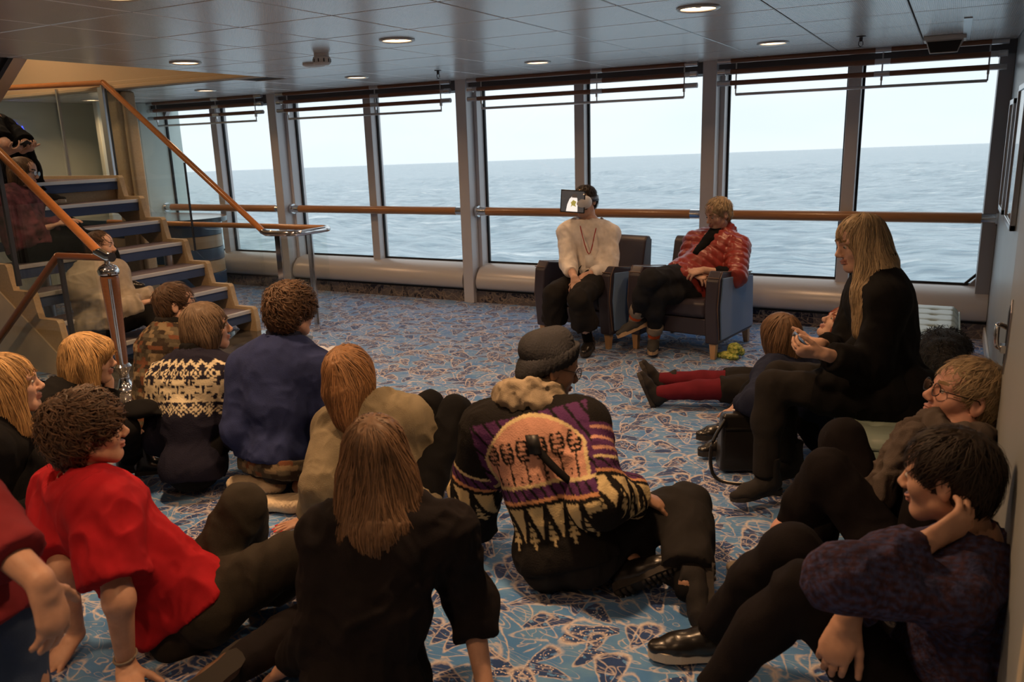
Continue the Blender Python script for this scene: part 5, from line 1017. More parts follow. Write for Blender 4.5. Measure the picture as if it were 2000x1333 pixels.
# black leather bag beside the coat wearer
t = thing('handbag', 'black leather shoulder bag standing on the carpet in front of the ottoman', 'bag', (-.78, 3.86, 0)); bx = V(-.78, 3.86, 0); e1, e2 = nrm(V(.86, .42, 0)), nrm(V(-.42, .86, 0))
def bagbox(w, d, h0, h1, wt): return [bx + e1 * sx * (w if i == 0 else wt) + e2 * sy * (d if i == 0 else d * .5) + V(0, 0, h0 if i == 0 else h1) for i in (0, 1) for sx, sy in ((-1, -1), (1, -1), (1, 1), (-1, 1))]
b = MB(); b.raw(bagbox(.15, .07, .01, .30, .14), [(3, 2, 1, 0), (4, 5, 6, 7), (0, 1, 5, 4), (1, 2, 6, 5), (2, 3, 7, 6), (3, 0, 4, 7)]); b.build('bag_body', M['leatherblack'], t, bevel=.02, seg=3)
for s_ in (-1,): b = MB(); b.tube(smooth_path([bx - e1 * .13 - e2 * .05 + V(0, 0, .28), bx - e1 * .20 - e2 * .09 + V(0, 0, .16), bx - e1 * .19 - e2 * .14 + V(0, 0, .02), bx - e1 * .05 - e2 * .2 + V(0, 0, .008), bx + e1 * .08 - e2 * .12 + V(0, 0, .012), bx + e1 * .13 - e2 * .05 + V(0, 0, .24)]), .009, 8); b.build('shoulder_strap', M['leatherblack'], t, smooth=True)
b = MB(); b.tube([bx - e1 * .13 - e2 * .055 + V(0, 0, .235), bx + e1 * .13 - e2 * .055 + V(0, 0, .235)], .003, 6); b.build('zip', M['metalframe'], t)
# water bottle
wx, wy = -3.06, 6.24
mat('bottleblue', (.08, .16, .40), .4); t = thing('water_bottle', 'clear plastic water bottle with a blue cap beside the armchair', 'bottle', (wx, wy, 0))
b = MB(); b.lathe([(.030, 0), (.034, .006), (.034, .05), (.031, .055), (.034, .06), (.034, .15), (.028, .18), (.013, .2), (.013, .215)], (wx, wy, 0), 20); b.build('bottle', M['glass'], t, smooth=True)
b = MB(); b.lathe([(.0345, .075), (.0345, .135)], (wx, wy, 0), 20, cap=False); b.build('paper_label', M['badge'], t, smooth=True); b = MB(); b.lathe([(.015, .208), (.015, .228)], (wx, wy, 0), 16); b.build('cap', M['bottleblue'], t, smooth=True)
b = MB(); b.lathe([(.029, .004), (.0325, .008), (.0325, .14)], (wx, wy, 0), 20); b.build('water', M['glass'], t, smooth=True)
# green cloth toy by the armchair leg
mat('lime', (.22, .42, .05), .75, bump=(90, .5), var=(60, .5, (.62, .60, .16))); gc = V(-1.33, 5.93, .0); g = field([Ell(gc + V(0, 0, .07), (.05, .048, .046)), Ell(gc + V(-.045, -.03, .028), (.05, .035, .026)), Ell(gc + V(-.09, -.02, .018), (.035, .03, .017)), Ell(gc + V(.0, -.05, .022), (.04, .03, .02)), Ell(gc + V(.035, .03, .05), (.03, .03, .035))], .005, .012); Vt, F = g.mesh(); Vt = folds(g, Vt, .006, .02, 6); tag(link('crumpled_wrapper', mesh_np(Vt, F), M['lime']), 'crumpled lime green bundle on the carpet by an armchair leg', 'bundle')
# white board on the floor in front of the navy pullover
q0, qa, qb = V(-4.42, 4.86, 0), nrm(V(.9, .3, 0)), nrm(V(-.3, .9, 0)); t = thing('open_book', 'open book with pale pages lying on the carpet beyond the navy pullover', 'book', tuple(q0))
for s_ in (-1, 1):
    pg = [q0 + qa * x * s_ + qb * y + V(0, 0, z) for y in (-.16, .16) for x, z in ((.0, .004), (.03, .022), (.10, .026), (.22, .016), (.225, .004))]; b = MB(); b.raw(pg, [(0, 1, 6, 5), (1, 2, 7, 6), (2, 3, 8, 7), (3, 4, 9, 8), (4, 0, 5, 9), (0, 4, 3, 2, 1), (5, 6, 7, 8, 9)]); b.build('page_block', M['badge'], t)
b = MB(); b.raw([q0 + qa * x + qb * y + V(0, 0, z) for z in (.0005, .004) for x, y in ((-.235, -.168), (.235, -.168), (.235, .168), (-.235, .168))], [(3, 2, 1, 0), (4, 5, 6, 7), (0, 1, 5, 4), (1, 2, 6, 5), (2, 3, 7, 6), (3, 0, 4, 7)]); b.build('cover', M['darksteel'], t)
# beads and bag lying between the beanie wearer and the knees next to him
t = thing('camera_pouch', 'small tan pouch with a dark strap on the floor beside the patterned sweater', 'pouch', (-1.78, 2.98, 0)); g = field([Ell(V(-1.78, 2.98, .06), (.07, .05, .06)), Ell(V(-1.75, 2.95, .13), (.045, .04, .035))], .006, .02); g.cut((0, 0, .003), (0, 0, -1)); Vt, F = g.mesh(); Vt = folds(g, Vt, .004, .03, 2); link('pouch_body', mesh_np(Vt, F), M['socktan'], t); tube_obj('strap', smooth_path([(-1.82, 2.94, .1), (-1.80, 2.91, .16), (-1.74, 2.91, .14), (-1.73, 2.93, .05)]), .008, M['leatherblack'], t)
# black flat cap / folder edge behind the red t-shirt
t = thing('black_cap', 'black flat cap lying on a knee beside the newel post', 'cap', (-3.35, 2.42, .40)); g = field([Ell(V(-3.36, 2.40, .43), (.10, .10, .04)), Cone(V(-3.30, 2.45, .42), V(-3.22, 2.50, .40), .06, .045, V(0, 0, 1), 4)], .006, .02); Vt, F = g.mesh(); link('crown', mesh_np(Vt, F), M['black'], t)

# ---------------------------------------------------------------- the people
DN = V(0, 0, -1)
# -- man in the left armchair, headset on
p = person('headset', 'person in a white top and black trousers wearing a headset in an armchair', JT['vr'], M['skinpale'], cdir(-.62, -.78, -.12), s=1.0, fine=.005,
           hands=dict(R=dict(d=cdir(.1, -.5, -.75), pn=cdir(.2, .6, -.6), curl=(.35, .4, .3)), L=dict(d=cdir(-.75, -.3, -.5), pn=cdir(.1, .3, -.9), curl=(.3, .35, .3), spread=.2)), brow=M['hairdark'])
top(p, 'shirt', M['white'], .018, sl=(.86, .80), hem=.03, neck=.03, fold=.007, neck_r=.11)
trousers(p, M['charcoal'], .022, to=(.62, .62), fold=.008, flare=.035, waist=.08)
for k in 'LR':
    J = p['J']; garment(p['root'], 'sock', [Cone(pt(J['K' + k], J['A' + k], .45), J['A' + k] + V(0, 0, -.02), .046, .036)], M['black'], .002, .009, .02, (), .001)
feet(p, 'derby', (M['leatherblack'], M['soledark'], M['black']), cdir(-.35, -.95), cdir(-.55, -.8))
hair(p['root'], p['c'], p['R'], 1, 'short', M['hairdark'], 500, 1, face=1.0)
J = p['J']; nk = J['N'] + p['up'] * .045
lan = [nk + p['sx'] * .07 + p['fc'] * .0, J['N'] + p['sx'] * .055 + p['fc'] * .135 - p['up'] * .06, J['N'] + p['fc'] * .178 - p['up'] * .24, J['N'] - p['sx'] * .055 + p['fc'] * .135 - p['up'] * .06, nk - p['sx'] * .07]
tube_obj('lanyard', smooth_path(lan), .004, M['redcord'], p['root'])
bc = J['N'] + p['fc'] * .185 - p['up'] * .30; v, f = box_np(bc, p['sx'] * .032, p['up'] * .05, p['fc'] * .003); link('badge', mesh_np(v, f), M['badge'], p['root'], smooth=False)
tube_obj('strap_end', [bc - p['up'] * .05, bc - p['up'] * .15 + p['fc'] * .01], .004, M['redcord'], p['root'])
# headset and tablet
c, R = p['c'], p['R']; L = lambda x, y, z: c + R @ V(x, y, z)
hs = thing('vr_headset', 'white strap-on viewer with a tablet fixed to its front, worn by the person in white', 'headset', tuple(c))
g = field([Cone(L(-.062, .085, .005), L(.062, .085, .005), .05, .05, R[:, 2], 1.0), Cone(L(-.06, .12, .005), L(.06, .12, .005), .046, .046)], .006, .02); Vt, F = g.mesh(); link('visor', mesh_np(Vt, F), M['plasticwhite'], hs)
tube_obj('face_foam', [L(-.088, .06, .005), L(-.06, .085, -.045), L(.06, .085, -.045), L(.088, .06, .005), L(.06, .085, .05), L(-.06, .085, .05), L(-.088, .06, .005)], .012, M['plasticblack'], hs)
for zz in (.0,):
    pts = [L(.095 * math.cos(a), -.01 + .118 * math.sin(a), .012 + .01 * math.sin(a)) for a in np.linspace(math.radians(35), math.radians(-215), 18)]
    vs = []; 
    for q in pts: vs += [q + R[:, 2] * .02, q - R[:, 2] * .02, q + R[:, 2] * .02 + (q - c) * .03, q - R[:, 2] * .02 + (q - c) * .03]
    fs = []
    for i in range(len(pts) - 1):
        a, b2 = i * 4, i * 4 + 4; fs += [(a, a + 1, b2 + 1, b2), (a + 2, b2 + 2, b2 + 3, a + 3), (a, b2, b2 + 2, a + 2), (a + 1, a + 3, b2 + 3, b2 + 1)]
    link('head_strap', mesh_np(np.array(vs), np.array(fs)), M['darksteel'], hs, smooth=False)
tf = nrm(cdir(-.30, -.95, -.02)); tr_ = nrm(np.cross(tf, V(0, 0, 1))); tu = nrm(np.cross(tr_, tf)); tu = nrm(tu + tr_ * -.07); tr_ = nrm(np.cross(tf, tu)); tc_ = c + R @ V(0, .17, .03)
v, f = box_np(tc_, tr_ * .098, tu * .088, tf * .004); tb = link('tablet', mesh_np(v, f), M['plasticblack'], hs, smooth=False)
m_ = tb.modifiers.new('b', 'BEVEL'); m_.width = .003; m_.segments = 2
v, f = box_np(tc_ + tf * .0045, tr_ * .090, tu * .080, tf * .0006); sc = link('screen', mesh_np(v, f), M['screenblack'], tb, smooth=False)
def decal(name, poly, m, lift):
    o = tc_ + tf * (.0052 + lift); vs = [o + tr_ * -x + tu * y for x, y in poly]; vs2 = [q + tf * .0004 for q in vs]; n = len(vs); me = bpy.data.meshes.new('m'); me.from_pydata([tuple(q) for q in vs + vs2], [], [tuple(range(n)), tuple(range(n, 2 * n))] + [(i, (i + 1) % n, n + (i + 1) % n, n + i) for i in range(n)]); link(name, me, m, tb, smooth=False)
decal('screen_figure', [(-.05, -.078), (.042, -.078), (.04, -.01), (.036, .025), (.02, .045), (0, .045), (-.025, .02), (-.042, -.025)], M['screenwhite'], .0)
decal('screen_head', [(-.008, .03), (.03, .03), (.036, .05), (.015, .062), (-.005, .052)], M['screendark'], .0005)
decal('screen_hands', [(-.015, -.01), (.005, .012), (.03, .0), (.022, -.025), (.03, -.04), (.0, -.03), (-.012, -.045), (-.008, -.02)], M['screengold'], .0006)
# -- person in the red padded jacket
p = person('jacket', 'blond person in a red padded jacket and rolled dark jeans, legs crossed in an armchair', JT['redjacket'], M['skinpale'], cdir(-.86, -.42, -.28), fine=.005,
           hands=dict(R=dict(d=cdir(.6, -.6, -.2), pn=cdir(0, .3, -1), curl=(.5, .5, .4)), L=dict(d=cdir(-.9, -.2, -.1), pn=cdir(0, .4, -.9), curl=(.5, .6, .4))), brow=M['hairblond'])
J = p['J']; up = p['up']
def puffer_extra(p):
    pr = torso_prims(p['J'], 1.0, 1.08); cuts = []
    for k in 'LR': pr += [Cone(p['J']['S' + k], p['J']['E' + k], .064, .058), Cone(p['J']['E' + k], pt(p['J']['E' + k], p['J']['W' + k], .30), .058, .05)]
    return pr
pr = puffer_extra(p); g = field(pr, .009, .03, .026)
for k in 'LR': g.cut(pt(J['E' + k], J['W' + k], .30), J['W' + k] - J['E' + k], near=.09)
g.cut(J['P'] - up * .06, -up, near=.4); g.cut(J['N'] + up * .10 + p['fc'] * .02, up, near=.12)
Vt, F = g.mesh(); N_ = g.grad(Vt); vv = (Vt - J['P']) @ up
for k in 'LR':
    d = J['E' + k] - J['S' + k]; tt = ((Vt - J['S' + k]) @ d) / (d @ d); pe = np.linalg.norm(Vt - J['S' + k] - tt[:, None] * d, axis=1); m_ = (pe < .1) & (tt > .25); vv = np.where(m_, tt * .285 + .02, vv)
Vt = Vt + N_ * (.011 * np.abs(np.sin(vv * math.pi / .062)) ** .6 - .005)[:, None]; Vt = folds(g, Vt, .004, .05, 4); link('jacket', mesh_np(Vt, F), M['puffer'], p['root'])
garment(p['root'], 'inner_top', [Cone(J['N'] - up * .02 + p['fc'] * .10, J['P'] + up * .2 + p['fc'] * .145, .05, .022, p['fc'], 1.6)], M['black'], .006, .01, .02, (), .003)
for k in 'LR': garment(p['root'], 'cuff', [Cone(pt(J['E' + k], J['W' + k], .2), pt(J['E' + k], J['W' + k], .5 if k == 'L' else .8), .05, .044)], M['black'], .006, .009, .02, (), .004)
garment(p['root'], 'collar', [Cone(J['N'] + up * .045 + p['sx'] * .075 * math.cos(a) + p['fc'] * (.07 * math.sin(a) + .01), J['N'] + up * .105 + p['sx'] * .08 * math.cos(a) + p['fc'] * (.075 * math.sin(a) + .012), .02, .016) for a in np.linspace(-4.2, 1.0, 12)], M['puffer'], 0, .008, .02, (), .003)
trousers(p, M['denimblack'], .016, to=(.84, .82), fold=.006)
for k in 'LR':
    a, b2 = J['K' + k], J['A' + k]; garment(p['root'], 'rolled_cuff', [Cone(pt(a, b2, .74), pt(a, b2, .83), .058, .056)], M['cuff'], .006, .008, .01, ((pt(a, b2, .86), b2 - a), (pt(a, b2, .70), a - b2)), .002)
    garment(p['root'], 'sock', [Cone(pt(a, b2, .8), b2, .043, .04), Cone(b2, b2 - V(0, 0, .03), .04, .035)], M['sockgrey'], .003, .008, .02, (), .001)
    garment(p['root'], 'sock_band', [Cone(pt(a, b2, .86), pt(a, b2, .93), .043, .043)], M['sockorange'], .006, .008, .01, ((pt(a, b2, .96), b2 - a), (pt(a, b2, .82), a - b2)), 0)
shoe(p['root'], J['AL'], cdir(-.85, -.25, -.28), nrm(V(0, 0, 1) + cdir(-.3, 0)), 'sneaker', (M['canvasdark'], M['soletan'], M['solewhite'])); shoe(p['root'], J['AR'], cdir(-.25, -.95, -.05), V(0, 0, 1), 'sneaker', (M['canvasdark'], M['soletan'], M['solewhite']))
hair(p['root'], p['c'], p['R'], 1, 'short', M['hairpale'], 650, 2, vol=.004, seglen=.010)
# -- woman in the long black coat
p = person('coat', 'woman with long blonde hair in a black coat sitting on the green ottoman', JT['blonde'], M['skinpale'], cdir(-.985, -.08, -.2), fine=.0042,
           hand_s=.92, hands=dict(L=dict(d=cdir(-.95, .12, .12), pn=cdir(.1, .7, .6), curl=(.5, .7, .5), spread=.06, thumb=(.8, .5, .3)), R=dict(d=cdir(-.95, -.15, .05), pn=cdir(.1, -.3, .9), curl=(.5, .7, .5), spread=.06)), brow=M['hairblond'])
J = p['J']; up = p['up']
top(p, 'coat', M['black'], .026, sl=(.92, .92), hem=None, fold=.006, neck=.085, neck_r=.12, h=.011, w=1.06)
garment(p['root'], 'coat_skirt', [Cone(J['P'] + up * .12, J['P'] - V(0, 0, .02), .15, .17), Cone(J['HL'], pt(J['HL'], J['KL'], .45), .115, .1), Cone(J['HR'], pt(J['HR'], J['KR'], .35), .115, .1), Cone(J['P'] + cdir(.45, -.4) * .12, J['P'] + cdir(.45, -.5) * .13 - V(0, 0, .06), .12, .11)], M['black'], .01, .012, .04, (((0, 0, .43), (0, 0, -1)),), .007)
garment(p['root'], 'collar', [Cone(J['N'] + up * .05 + p['sx'] * .07 * math.cos(a) + p['fc'] * .065 * math.sin(a), J['N'] + up * .115 + p['sx'] * .072 * math.cos(a) + p['fc'] * (.068 * math.sin(a)), .02, .014) for a in np.linspace(-4.4, 1.2, 14)], M['black'], 0, .008, .02, (), .006, .03)
trousers(p, M['charcoal'], .012, to=(.97, .97), fold=.005)
feet(p, 'heelboot', (M['suede'], M['soledark']), cdir(-.85, -.35), cdir(-.8, -.3))
c, R = p['c'], p['R']; L = lambda x, y, z: c + R @ V(x, y, z)
dwn = [Cone(L(-.05, -.03, -.03), L(-.09, -.02, -.14), .052, .058), Cone(L(-.09, -.02, -.13), L(-.16, .06, -.23), .058, .05), Cone(L(-.16, .06, -.22), L(-.165, .12, -.36), .048, .02), Cone(L(-.065, .02, -.05), L(-.115, .08, -.2), .038, .04), Cone(L(-.115, .085, -.19), L(-.135, .15, -.36), .04, .014), Cone(L(-.13, .06, -.2), L(-.16, .09, -.42), .04, .01), Cone(L(0, -.075, -.03), L(.0, -.09, -.14), .06, .05), Cone(L(-.06, -.07, -.1), L(-.125, -.02, -.22), .05, .04)]
hair(p['root'], c, R, 1, 'long', M['hairpale'], 1500, 3, extra=dwn, wid=.0022, h=.0065, vol=.003)
ph = thing('phone', 'small grey phone in the hands of the woman in the black coat', 'phone', tuple(pt(J['WL'], J['WR'], .5) + cdir(-.1, 0, .04)))
v, f = box_np(pt(J['WL'], J['WR'], .5) + cdir(-.9, .0, .32) * .10, cdir(-.5, .2, .6) * .045, nrm(np.cross(cdir(-.5, .2, .6), cdir(.5, -.3, .6))) * .03, nrm(cdir(.6, -.3, .5)) * .004); link('phone_body', mesh_np(v, f), M['darksteel'], ph, smooth=False)
# -- blond man with glasses leaning his head on the wall
p = person('leaner', 'blond man in glasses and brown scarf resting his head against the door', JT['glassesman'], M['skinrosy'], cdir(-.93, .12, .30), s=1.03, head_s=1.12, fine=.0040, hands=dict(R=dict(d=cdir(-.8, .1, -.5), pn=cdir(.2, .2, -.9), curl=(.4, .4, .3))), up_head=cdir(.33, -.02, .95), brow=M['hairblond'])
top(p, 'sweater', M['blackwarm'], .018, sl=(.97, .97), hem=.0, fold=.006)
J = p['J']; up = p['up']
scarf(p, M['scarfbrown'], .036, 2, .082, fold=.008, lift=.055)
garment(p['root'], 'scarf_end', [Cone(J['N'] + p['fc'] * .12 + p['sx'] * -.03, J['P'] + up * .26 + p['fc'] * .16, .062, .05), Cone(J['P'] + up * .28 + p['fc'] * .16, J['P'] + up * .14 + p['fc'] * .17 - p['sx'] * .03, .055, .03), Cone(J['N'] + p['fc'] * .11 - p['sx'] * .10, J['P'] + up * .2 + p['fc'] * .14 - p['sx'] * .10, .045, .04)], M['scarfbrown'], .0, .008, .03, (), .011, .045)
trousers(p, M['blackwarm'], .014, to=(.95, .95), fold=.005, h=.0105); feet(p, 'sneaker', (M['cuff'], M['solewhite'], M['solewhite']), cdir(-1, .1), cdir(-1, .1))
hair(p['root'], p['c'], p['R'], 1.12, 'short', M['hairpale'], 1300, 4, wid=.0016, seglen=.011, vol=.003, h=.0055); glasses(p, M['metalframe'])
# -- man in the blue flecked sweater, hand behind his head
p = person('flecked', 'dark-haired man in a blue flecked sweater with a hand behind his head', JT['fgman'], M['skin'], cdir(-.72, .68, -.10), s=1.03, head_s=1.04, fine=.0038, h=.0098, brow=M['hairdark'],
           hands=dict(L=dict(d=cdir(.86, .10, .46), pn=cdir(-.1, .85, .2), curl=(.3, .55, .55), spread=.14, thumb=(.7, .5, .4)), R=dict(d=cdir(-.42, -.22, -.88), pn=cdir(.45, .75, -.3), curl=(.35, .5, .4), spread=.03, thumb=(.8, .4, .3))))
J = p['J']
top(p, 'sweater', M['knit_cable'], .02, sl=(.93, .90), cuff_r=.062, hem=.07, fold=.007, h=.0076, color_fn=cable_fn(p), sleeve_off=.003, neck=.06)
trousers(p, M['blackwarm'], .014, to=(.99, .99), fold=.005, h=.0105, waist=.17); feet(p, 'sneaker', (M['leatherblack'], M['solewhite'], M['black']), cdir(-1, .0), cdir(-1, .05), s=1.04)
hair(p['root'], p['c'], p['R'], 1.04, 'short', M['hairdark'], 1700, 5, wid=.0018, seglen=.016, vol=.002, h=.0055)
# -- woman with long brown hair, nearest to us
p = person('nearest', 'woman with long brown hair and black sweater seen from behind, nearest', JT['fgwoman'], M['skin'], cdir(-.12, .99, -.05), s=.97, fine=.0045, h=.009, hands=dict(R=dict(d=cdir(.5, .1, -.4), pn=DN, curl=(.05, .1, .1))))
J = p['J']
top(p, 'sweater', M['blackwarm'], .026, sl=(.85, .72), hem=.05, fold=.008, h=.008, sleeve_off=.006, bust=1); trousers(p, M['blackwarm'], .014, to=(.9, .9), fold=.006, h=.0105)
for k in 'LR': garment(p['root'], 'sock', [Cone(pt(J['K' + k], J['A' + k], .85), J['A' + k], .05, .044)], M['olivetrouser'], .003, .009, .02, (), .002)
feet(p, 'derby', (M['leatherbrown'], M['soledark'], M['soletan']), J['AL'] - J['KL'] + V(0, 0, -.12), J['AR'] - J['KR'] + V(0, 0, -.05), V(0, 0, -1) + cdir(-.5, .4), V(0, 0, -1) + cdir(-.5, .4), which='LR', s=.95)
c, R = p['c'], p['R']; L = lambda x, y, z: c + R @ V(x, y, z)
dwn = [Cone(L(-.055, -.05, -.04), L(-.085, -.10, -.2), .058, .05), Cone(L(.055, -.05, -.04), L(.085, -.10, -.2), .058, .05), Cone(L(0, -.075, -.05), L(0, -.145, -.2), .06, .055), Cone(L(-.07, -.12, -.18), L(-.085, -.155, -.33), .045, .016), Cone(L(-.03, -.14, -.18), L(-.04, -.17, -.36), .04, .014), Cone(L(.02, -.14, -.18), L(.01, -.17, -.355), .042, .015), Cone(L(.065, -.12, -.18), L(.075, -.15, -.32), .045, .016), Cone(L(.085, -.07, -.15), L(.14, -.06, -.25), .032, .012), Cone(L(-.085, -.08, -.15), L(-.12, -.10, -.29), .03, .012)]
hair(p['root'], c, R, 1, 'long', M['hairlight'], 2600, 6, extra=dwn, wid=.0018, h=.006, vol=.004)
# -- woman with the low bun and olive sweater
p = person('bun', 'woman with ginger hair in an olive sweater, knees drawn up, hand on floor', JT['olive'], M['skin'], cdir(.35, .93, -.05), s=.97, fine=.0042, hands=dict(L=dict(d=cdir(-.9, -.25, -.12), pn=DN, curl=(.05, .08, .05), spread=.12), R=dict(d=cdir(.5, .8, 0))))
J = p['J']
top(p, 'sweater', M['olive'], .03, sl=(.93, .93), hem=.02, fold=.007, h=.008, sleeve_off=.012, neck=.06); trousers(p, M['black'], .010, to=(.95, .95), fold=.004, h=.0105); feet(p, 'sneaker', (M['canvasdark'], M['solewhite'], M['solewhite']), cdir(.5, .85), cdir(.5, .85), s=.92)
c, R = p['c'], p['R']; L = lambda x, y, z: c + R @ V(x, y, z)
dwn = [Ell(L(0, -.085, -.04), (.07, .055, .07), R), Cone(L(-.03, -.085, -.06), L(-.02, -.105, -.16), .055, .032), Cone(L(.03, -.085, -.06), L(.025, -.105, -.17), .052, .028), Cone(L(-.065, -.02, -.02), L(-.06, -.05, -.14), .035, .014), Cone(L(.065, -.01, -.02), L(.07, -.02, -.13), .032, .012), Cone(L(0, -.10, -.13), L(.01, -.11, -.22), .035, .010)]
hair(p['root'], c, R, 1.03, 'long', M['hairginger'], 2100, 7, extra=dwn, wid=.0021, h=.006, vol=.010, rough=.0045, wav=1.5)
hp = p['hn']['L']
for i in (6, 10, 14, 18):
    q = hp[i]; dd = nrm(q.b - q.a); Vt, F = field([Cone(q.b - dd * .004 + V(0, 0, .005), q.b + dd * .006 + V(0, 0, .004), .0052, .0048, V(0, 0, 1), 1.8)], .002, .004).mesh(); link('painted_nail', mesh_np(Vt, F), M['nailred'], p['root'])
tube_obj('ring', [pt(hp[12].a, hp[12].b, .5) + .0105 * (V(0, 0, 1) * math.cos(a) + nrm(np.cross(hp[12].b - hp[12].a, V(0, 0, 1))) * math.sin(a)) for a in np.linspace(0, 6.283, 15)], .0017, M['gold'], p['root'])
# -- man in the red t-shirt
p = person('red', 'curly-haired man in a red t-shirt leaning back on both hands with dark trousers', JT['redshirt'], M['skin'], cdir(.84, .53, .03), s=1.02, head_s=1.02, fine=.004, h=.008, brow=M['hairdark'],
           hands=dict(R=dict(d=cdir(.35, -.6, -.35), pn=DN, curl=(.1, .15, .15), spread=.15), L=dict(d=cdir(-.2, -.5, -.3), pn=DN, curl=(.1, .1, .1))))
J = p['J']
top(p, 't_shirt', M['redshirt'], .024, sl=(.44, .40), hem=.0, fold=.008, h=.008, sleeve_off=.026, neck=.045, w=1.1); trousers(p, M['olivetrouser'], .016, to=(.98, .98), fold=.007, h=.0105, waist=.07)
tube_obj('belt', [J['P'] + p['up'] * .06 + p['hx'] * .165 * math.cos(a) + p['fp'] * .13 * math.sin(a) for a in np.linspace(0, 6.283, 25)], .012, M['leatherblack'], p['root'])
feet(p, 'derby', (M['leatherbrown'], M['soletan'], M['black']), cdir(.7, .6), cdir(-.9, -.25), upR=nrm(V(0, 0, .6) + cdir(0, -.6)))
hair(p['root'], p['c'], p['R'], 1.02, 'curly', M['hairbrown'], 1500, 8, wid=.0026, vol=.013, h=.006)
tube_obj('bracelet', [J['WR'] - nrm(J['WR'] - J['ER']) * .03 + .034 * (V(1, 0, 0) * math.cos(a) + V(0, 1, 0) * math.sin(a)) + V(0, 0, .008 * math.sin(a)) for a in np.linspace(0, 6.283, 21)], .004, M['cuff'], p['root'])
# -- man in the navy pullover
p = person('navy', 'curly-haired man kneeling in a navy blue pullover with pale knitted slippers', JT['navy'], M['skin'], cdir(.66, .74, -.12), s=1.03, fine=.0052, hands=None, brow=M['hairbrown'])
J = p['J']
top(p, 'pullover', M['navy'], .028, sl=(.97, .97), hem=.02, fold=.006, h=.008, w=1.1, neck=.07); trousers(p, M['charcoal'], .014, to=(.9, .9), fold=.006)
garment(p['root'], 'collar', [Cone(J['N'] + p['up'] * .05 + p['sx'] * .068 * math.cos(a) + p['fc'] * .065 * math.sin(a), J['N'] + p['up'] * .095 + p['sx'] * .068 * math.cos(a) + p['fc'] * .068 * math.sin(a), .017, .014) for a in np.linspace(-4.4, 1.2, 14)], M['navydeep'], 0, .008, .02, (), .003, .03)
tube_obj('lanyard', smooth_path([J['N'] + p['up'] * .05 + p['sx'] * .092 * math.cos(a) + p['fc'] * .09 * math.sin(a) for a in np.linspace(-3.6, .5, 12)], 3), .0045, M['redcord'], p['root'])
garment(p['root'], 'shirt_hem', [Cone(J['P'] - p['hx'] * .1 - p['up'] * .05, J['P'] + p['hx'] * .1 - p['up'] * .05, .115, .115)], M['fleece_check'], .022, .007, .02, ((J['P'] - p['up'] * .0, p['up']), (J['P'] - p['up'] * .09, -p['up'])), .004, color_fn=fleece_fn(p))
hair(p['root'], p['c'], p['R'], 1, 'curly', M['hairbrown'], 1300, 9, wid=.0026, vol=.017, h=.0065)
def slipper(c, d):
    d = nrm(d); sd = nrm(np.cross(d, V(0, 0, 1))); g = field([Cone(c - d * .10, c + d * .02, .048, .052, V(0, 0, 1), 1.4), Cone(c + d * .02, c + d * .13, .056, .045, V(0, 0, 1), 1.5)], .005, .03); Vt, F = g.mesh(); N_ = g.grad(Vt)
    u = (Vt - c) @ d; w = (Vt - c) @ sd; b_ = np.clip(np.cos(u * 2 * math.pi / .019 + (np.floor(w / .014) % 2) * math.pi) * np.cos(w * 2 * math.pi / .028), 0, 1); Vt = Vt + N_ * (b_ * .004)[:, None]
    link('slipper', mesh_np(Vt, F), M['cream_knit'], p['root'])
slipper(J['AL'] + cdir(-.1, -.5, .02) * .1 + V(0, 0, -.01), cdir(.9, -.35, .05)); slipper(J['AR'] + cdir(-.1, -.5) * .12 + V(0, 0, -.03), cdir(.95, -.1))
# -- person in the nordic sweater
p = person('nordic', 'person with grey brown hair in a black sweater with a white star pattern', JT['nordic'], M['skin'], cdir(.9, .42, .05), fine=.0052, brow=M['hairash'])
J = p['J']
top(p, 'sweater', M['knit_nordic'], .03, sl=(.97, .97), hem=.05, fold=.005, h=.0064, w=1.06, color_fn=nordic_fn(p), neck=.07, sleeve_off=.004); trousers(p, M['black'], .014, to=(.95, .95)); feet(p, 'derby', (M['leatherblack'], M['soledark'], M['black']), cdir(.8, .5), cdir(.8, .5))
garment(p['root'], 'collar', [Cone(J['N'] + p['up'] * .05 + p['sx'] * .066 * math.cos(a) + p['fc'] * .063 * math.sin(a), J['N'] + p['up'] * .095 + p['sx'] * .064 * math.cos(a) + p['fc'] * .064 * math.sin(a), .02, .016) for a in np.linspace(0, 6.0, 14)], M['black'], 0, .008, .02, (), .003, .03)
c, R = p['c'], p['R']; L = lambda x, y, z: c + R @ V(x, y, z)
hair(p['root'], c, R, 1, 'long', M['hairash'], 1300, 10, extra=[Cone(L(.06, -.02, -.03), L(.055, -.02, -.115), .04, .03), Cone(L(-.06, -.02, -.03), L(-.055, -.02, -.11), .04, .03), Cone(L(0, -.07, -.04), L(0, -.08, -.12), .06, .04)], h=.0065, wid=.0021, vol=.004)
# -- man in the patterned fleece
p = person('fleece', 'bespectacled man in a brown checked fleece sitting beside the stairs', JT['fleece'], M['skinpale'], cdir(.92, .38, .06), fine=.0052, brow=M['hairbrown'])
top(p, 'fleece', M['fleece_check'], .032, sl=(.97, .97), hem=.02, fold=.006, h=.0065, w=1.08, color_fn=fleece_fn(p), neck=.075, sleeve_off=.006); trousers(p, M['black'], .014, to=(.95, .95)); feet(p, 'sneaker', (M['canvasdark'], M['solewhite'], M['solewhite']), cdir(.8, .5), cdir(.8, .5))
J = p['J']; garment(p['root'], 'collar', [Cone(J['N'] + p['up'] * .05 + p['sx'] * .072 * math.cos(a) + p['fc'] * .068 * math.sin(a), J['N'] + p['up'] * .10 + p['sx'] * .07 * math.cos(a) + p['fc'] * .068 * math.sin(a), .02, .016) for a in np.linspace(0, 6.0, 14)], M['charcoal'], 0, .008, .02, (), .003, .03)
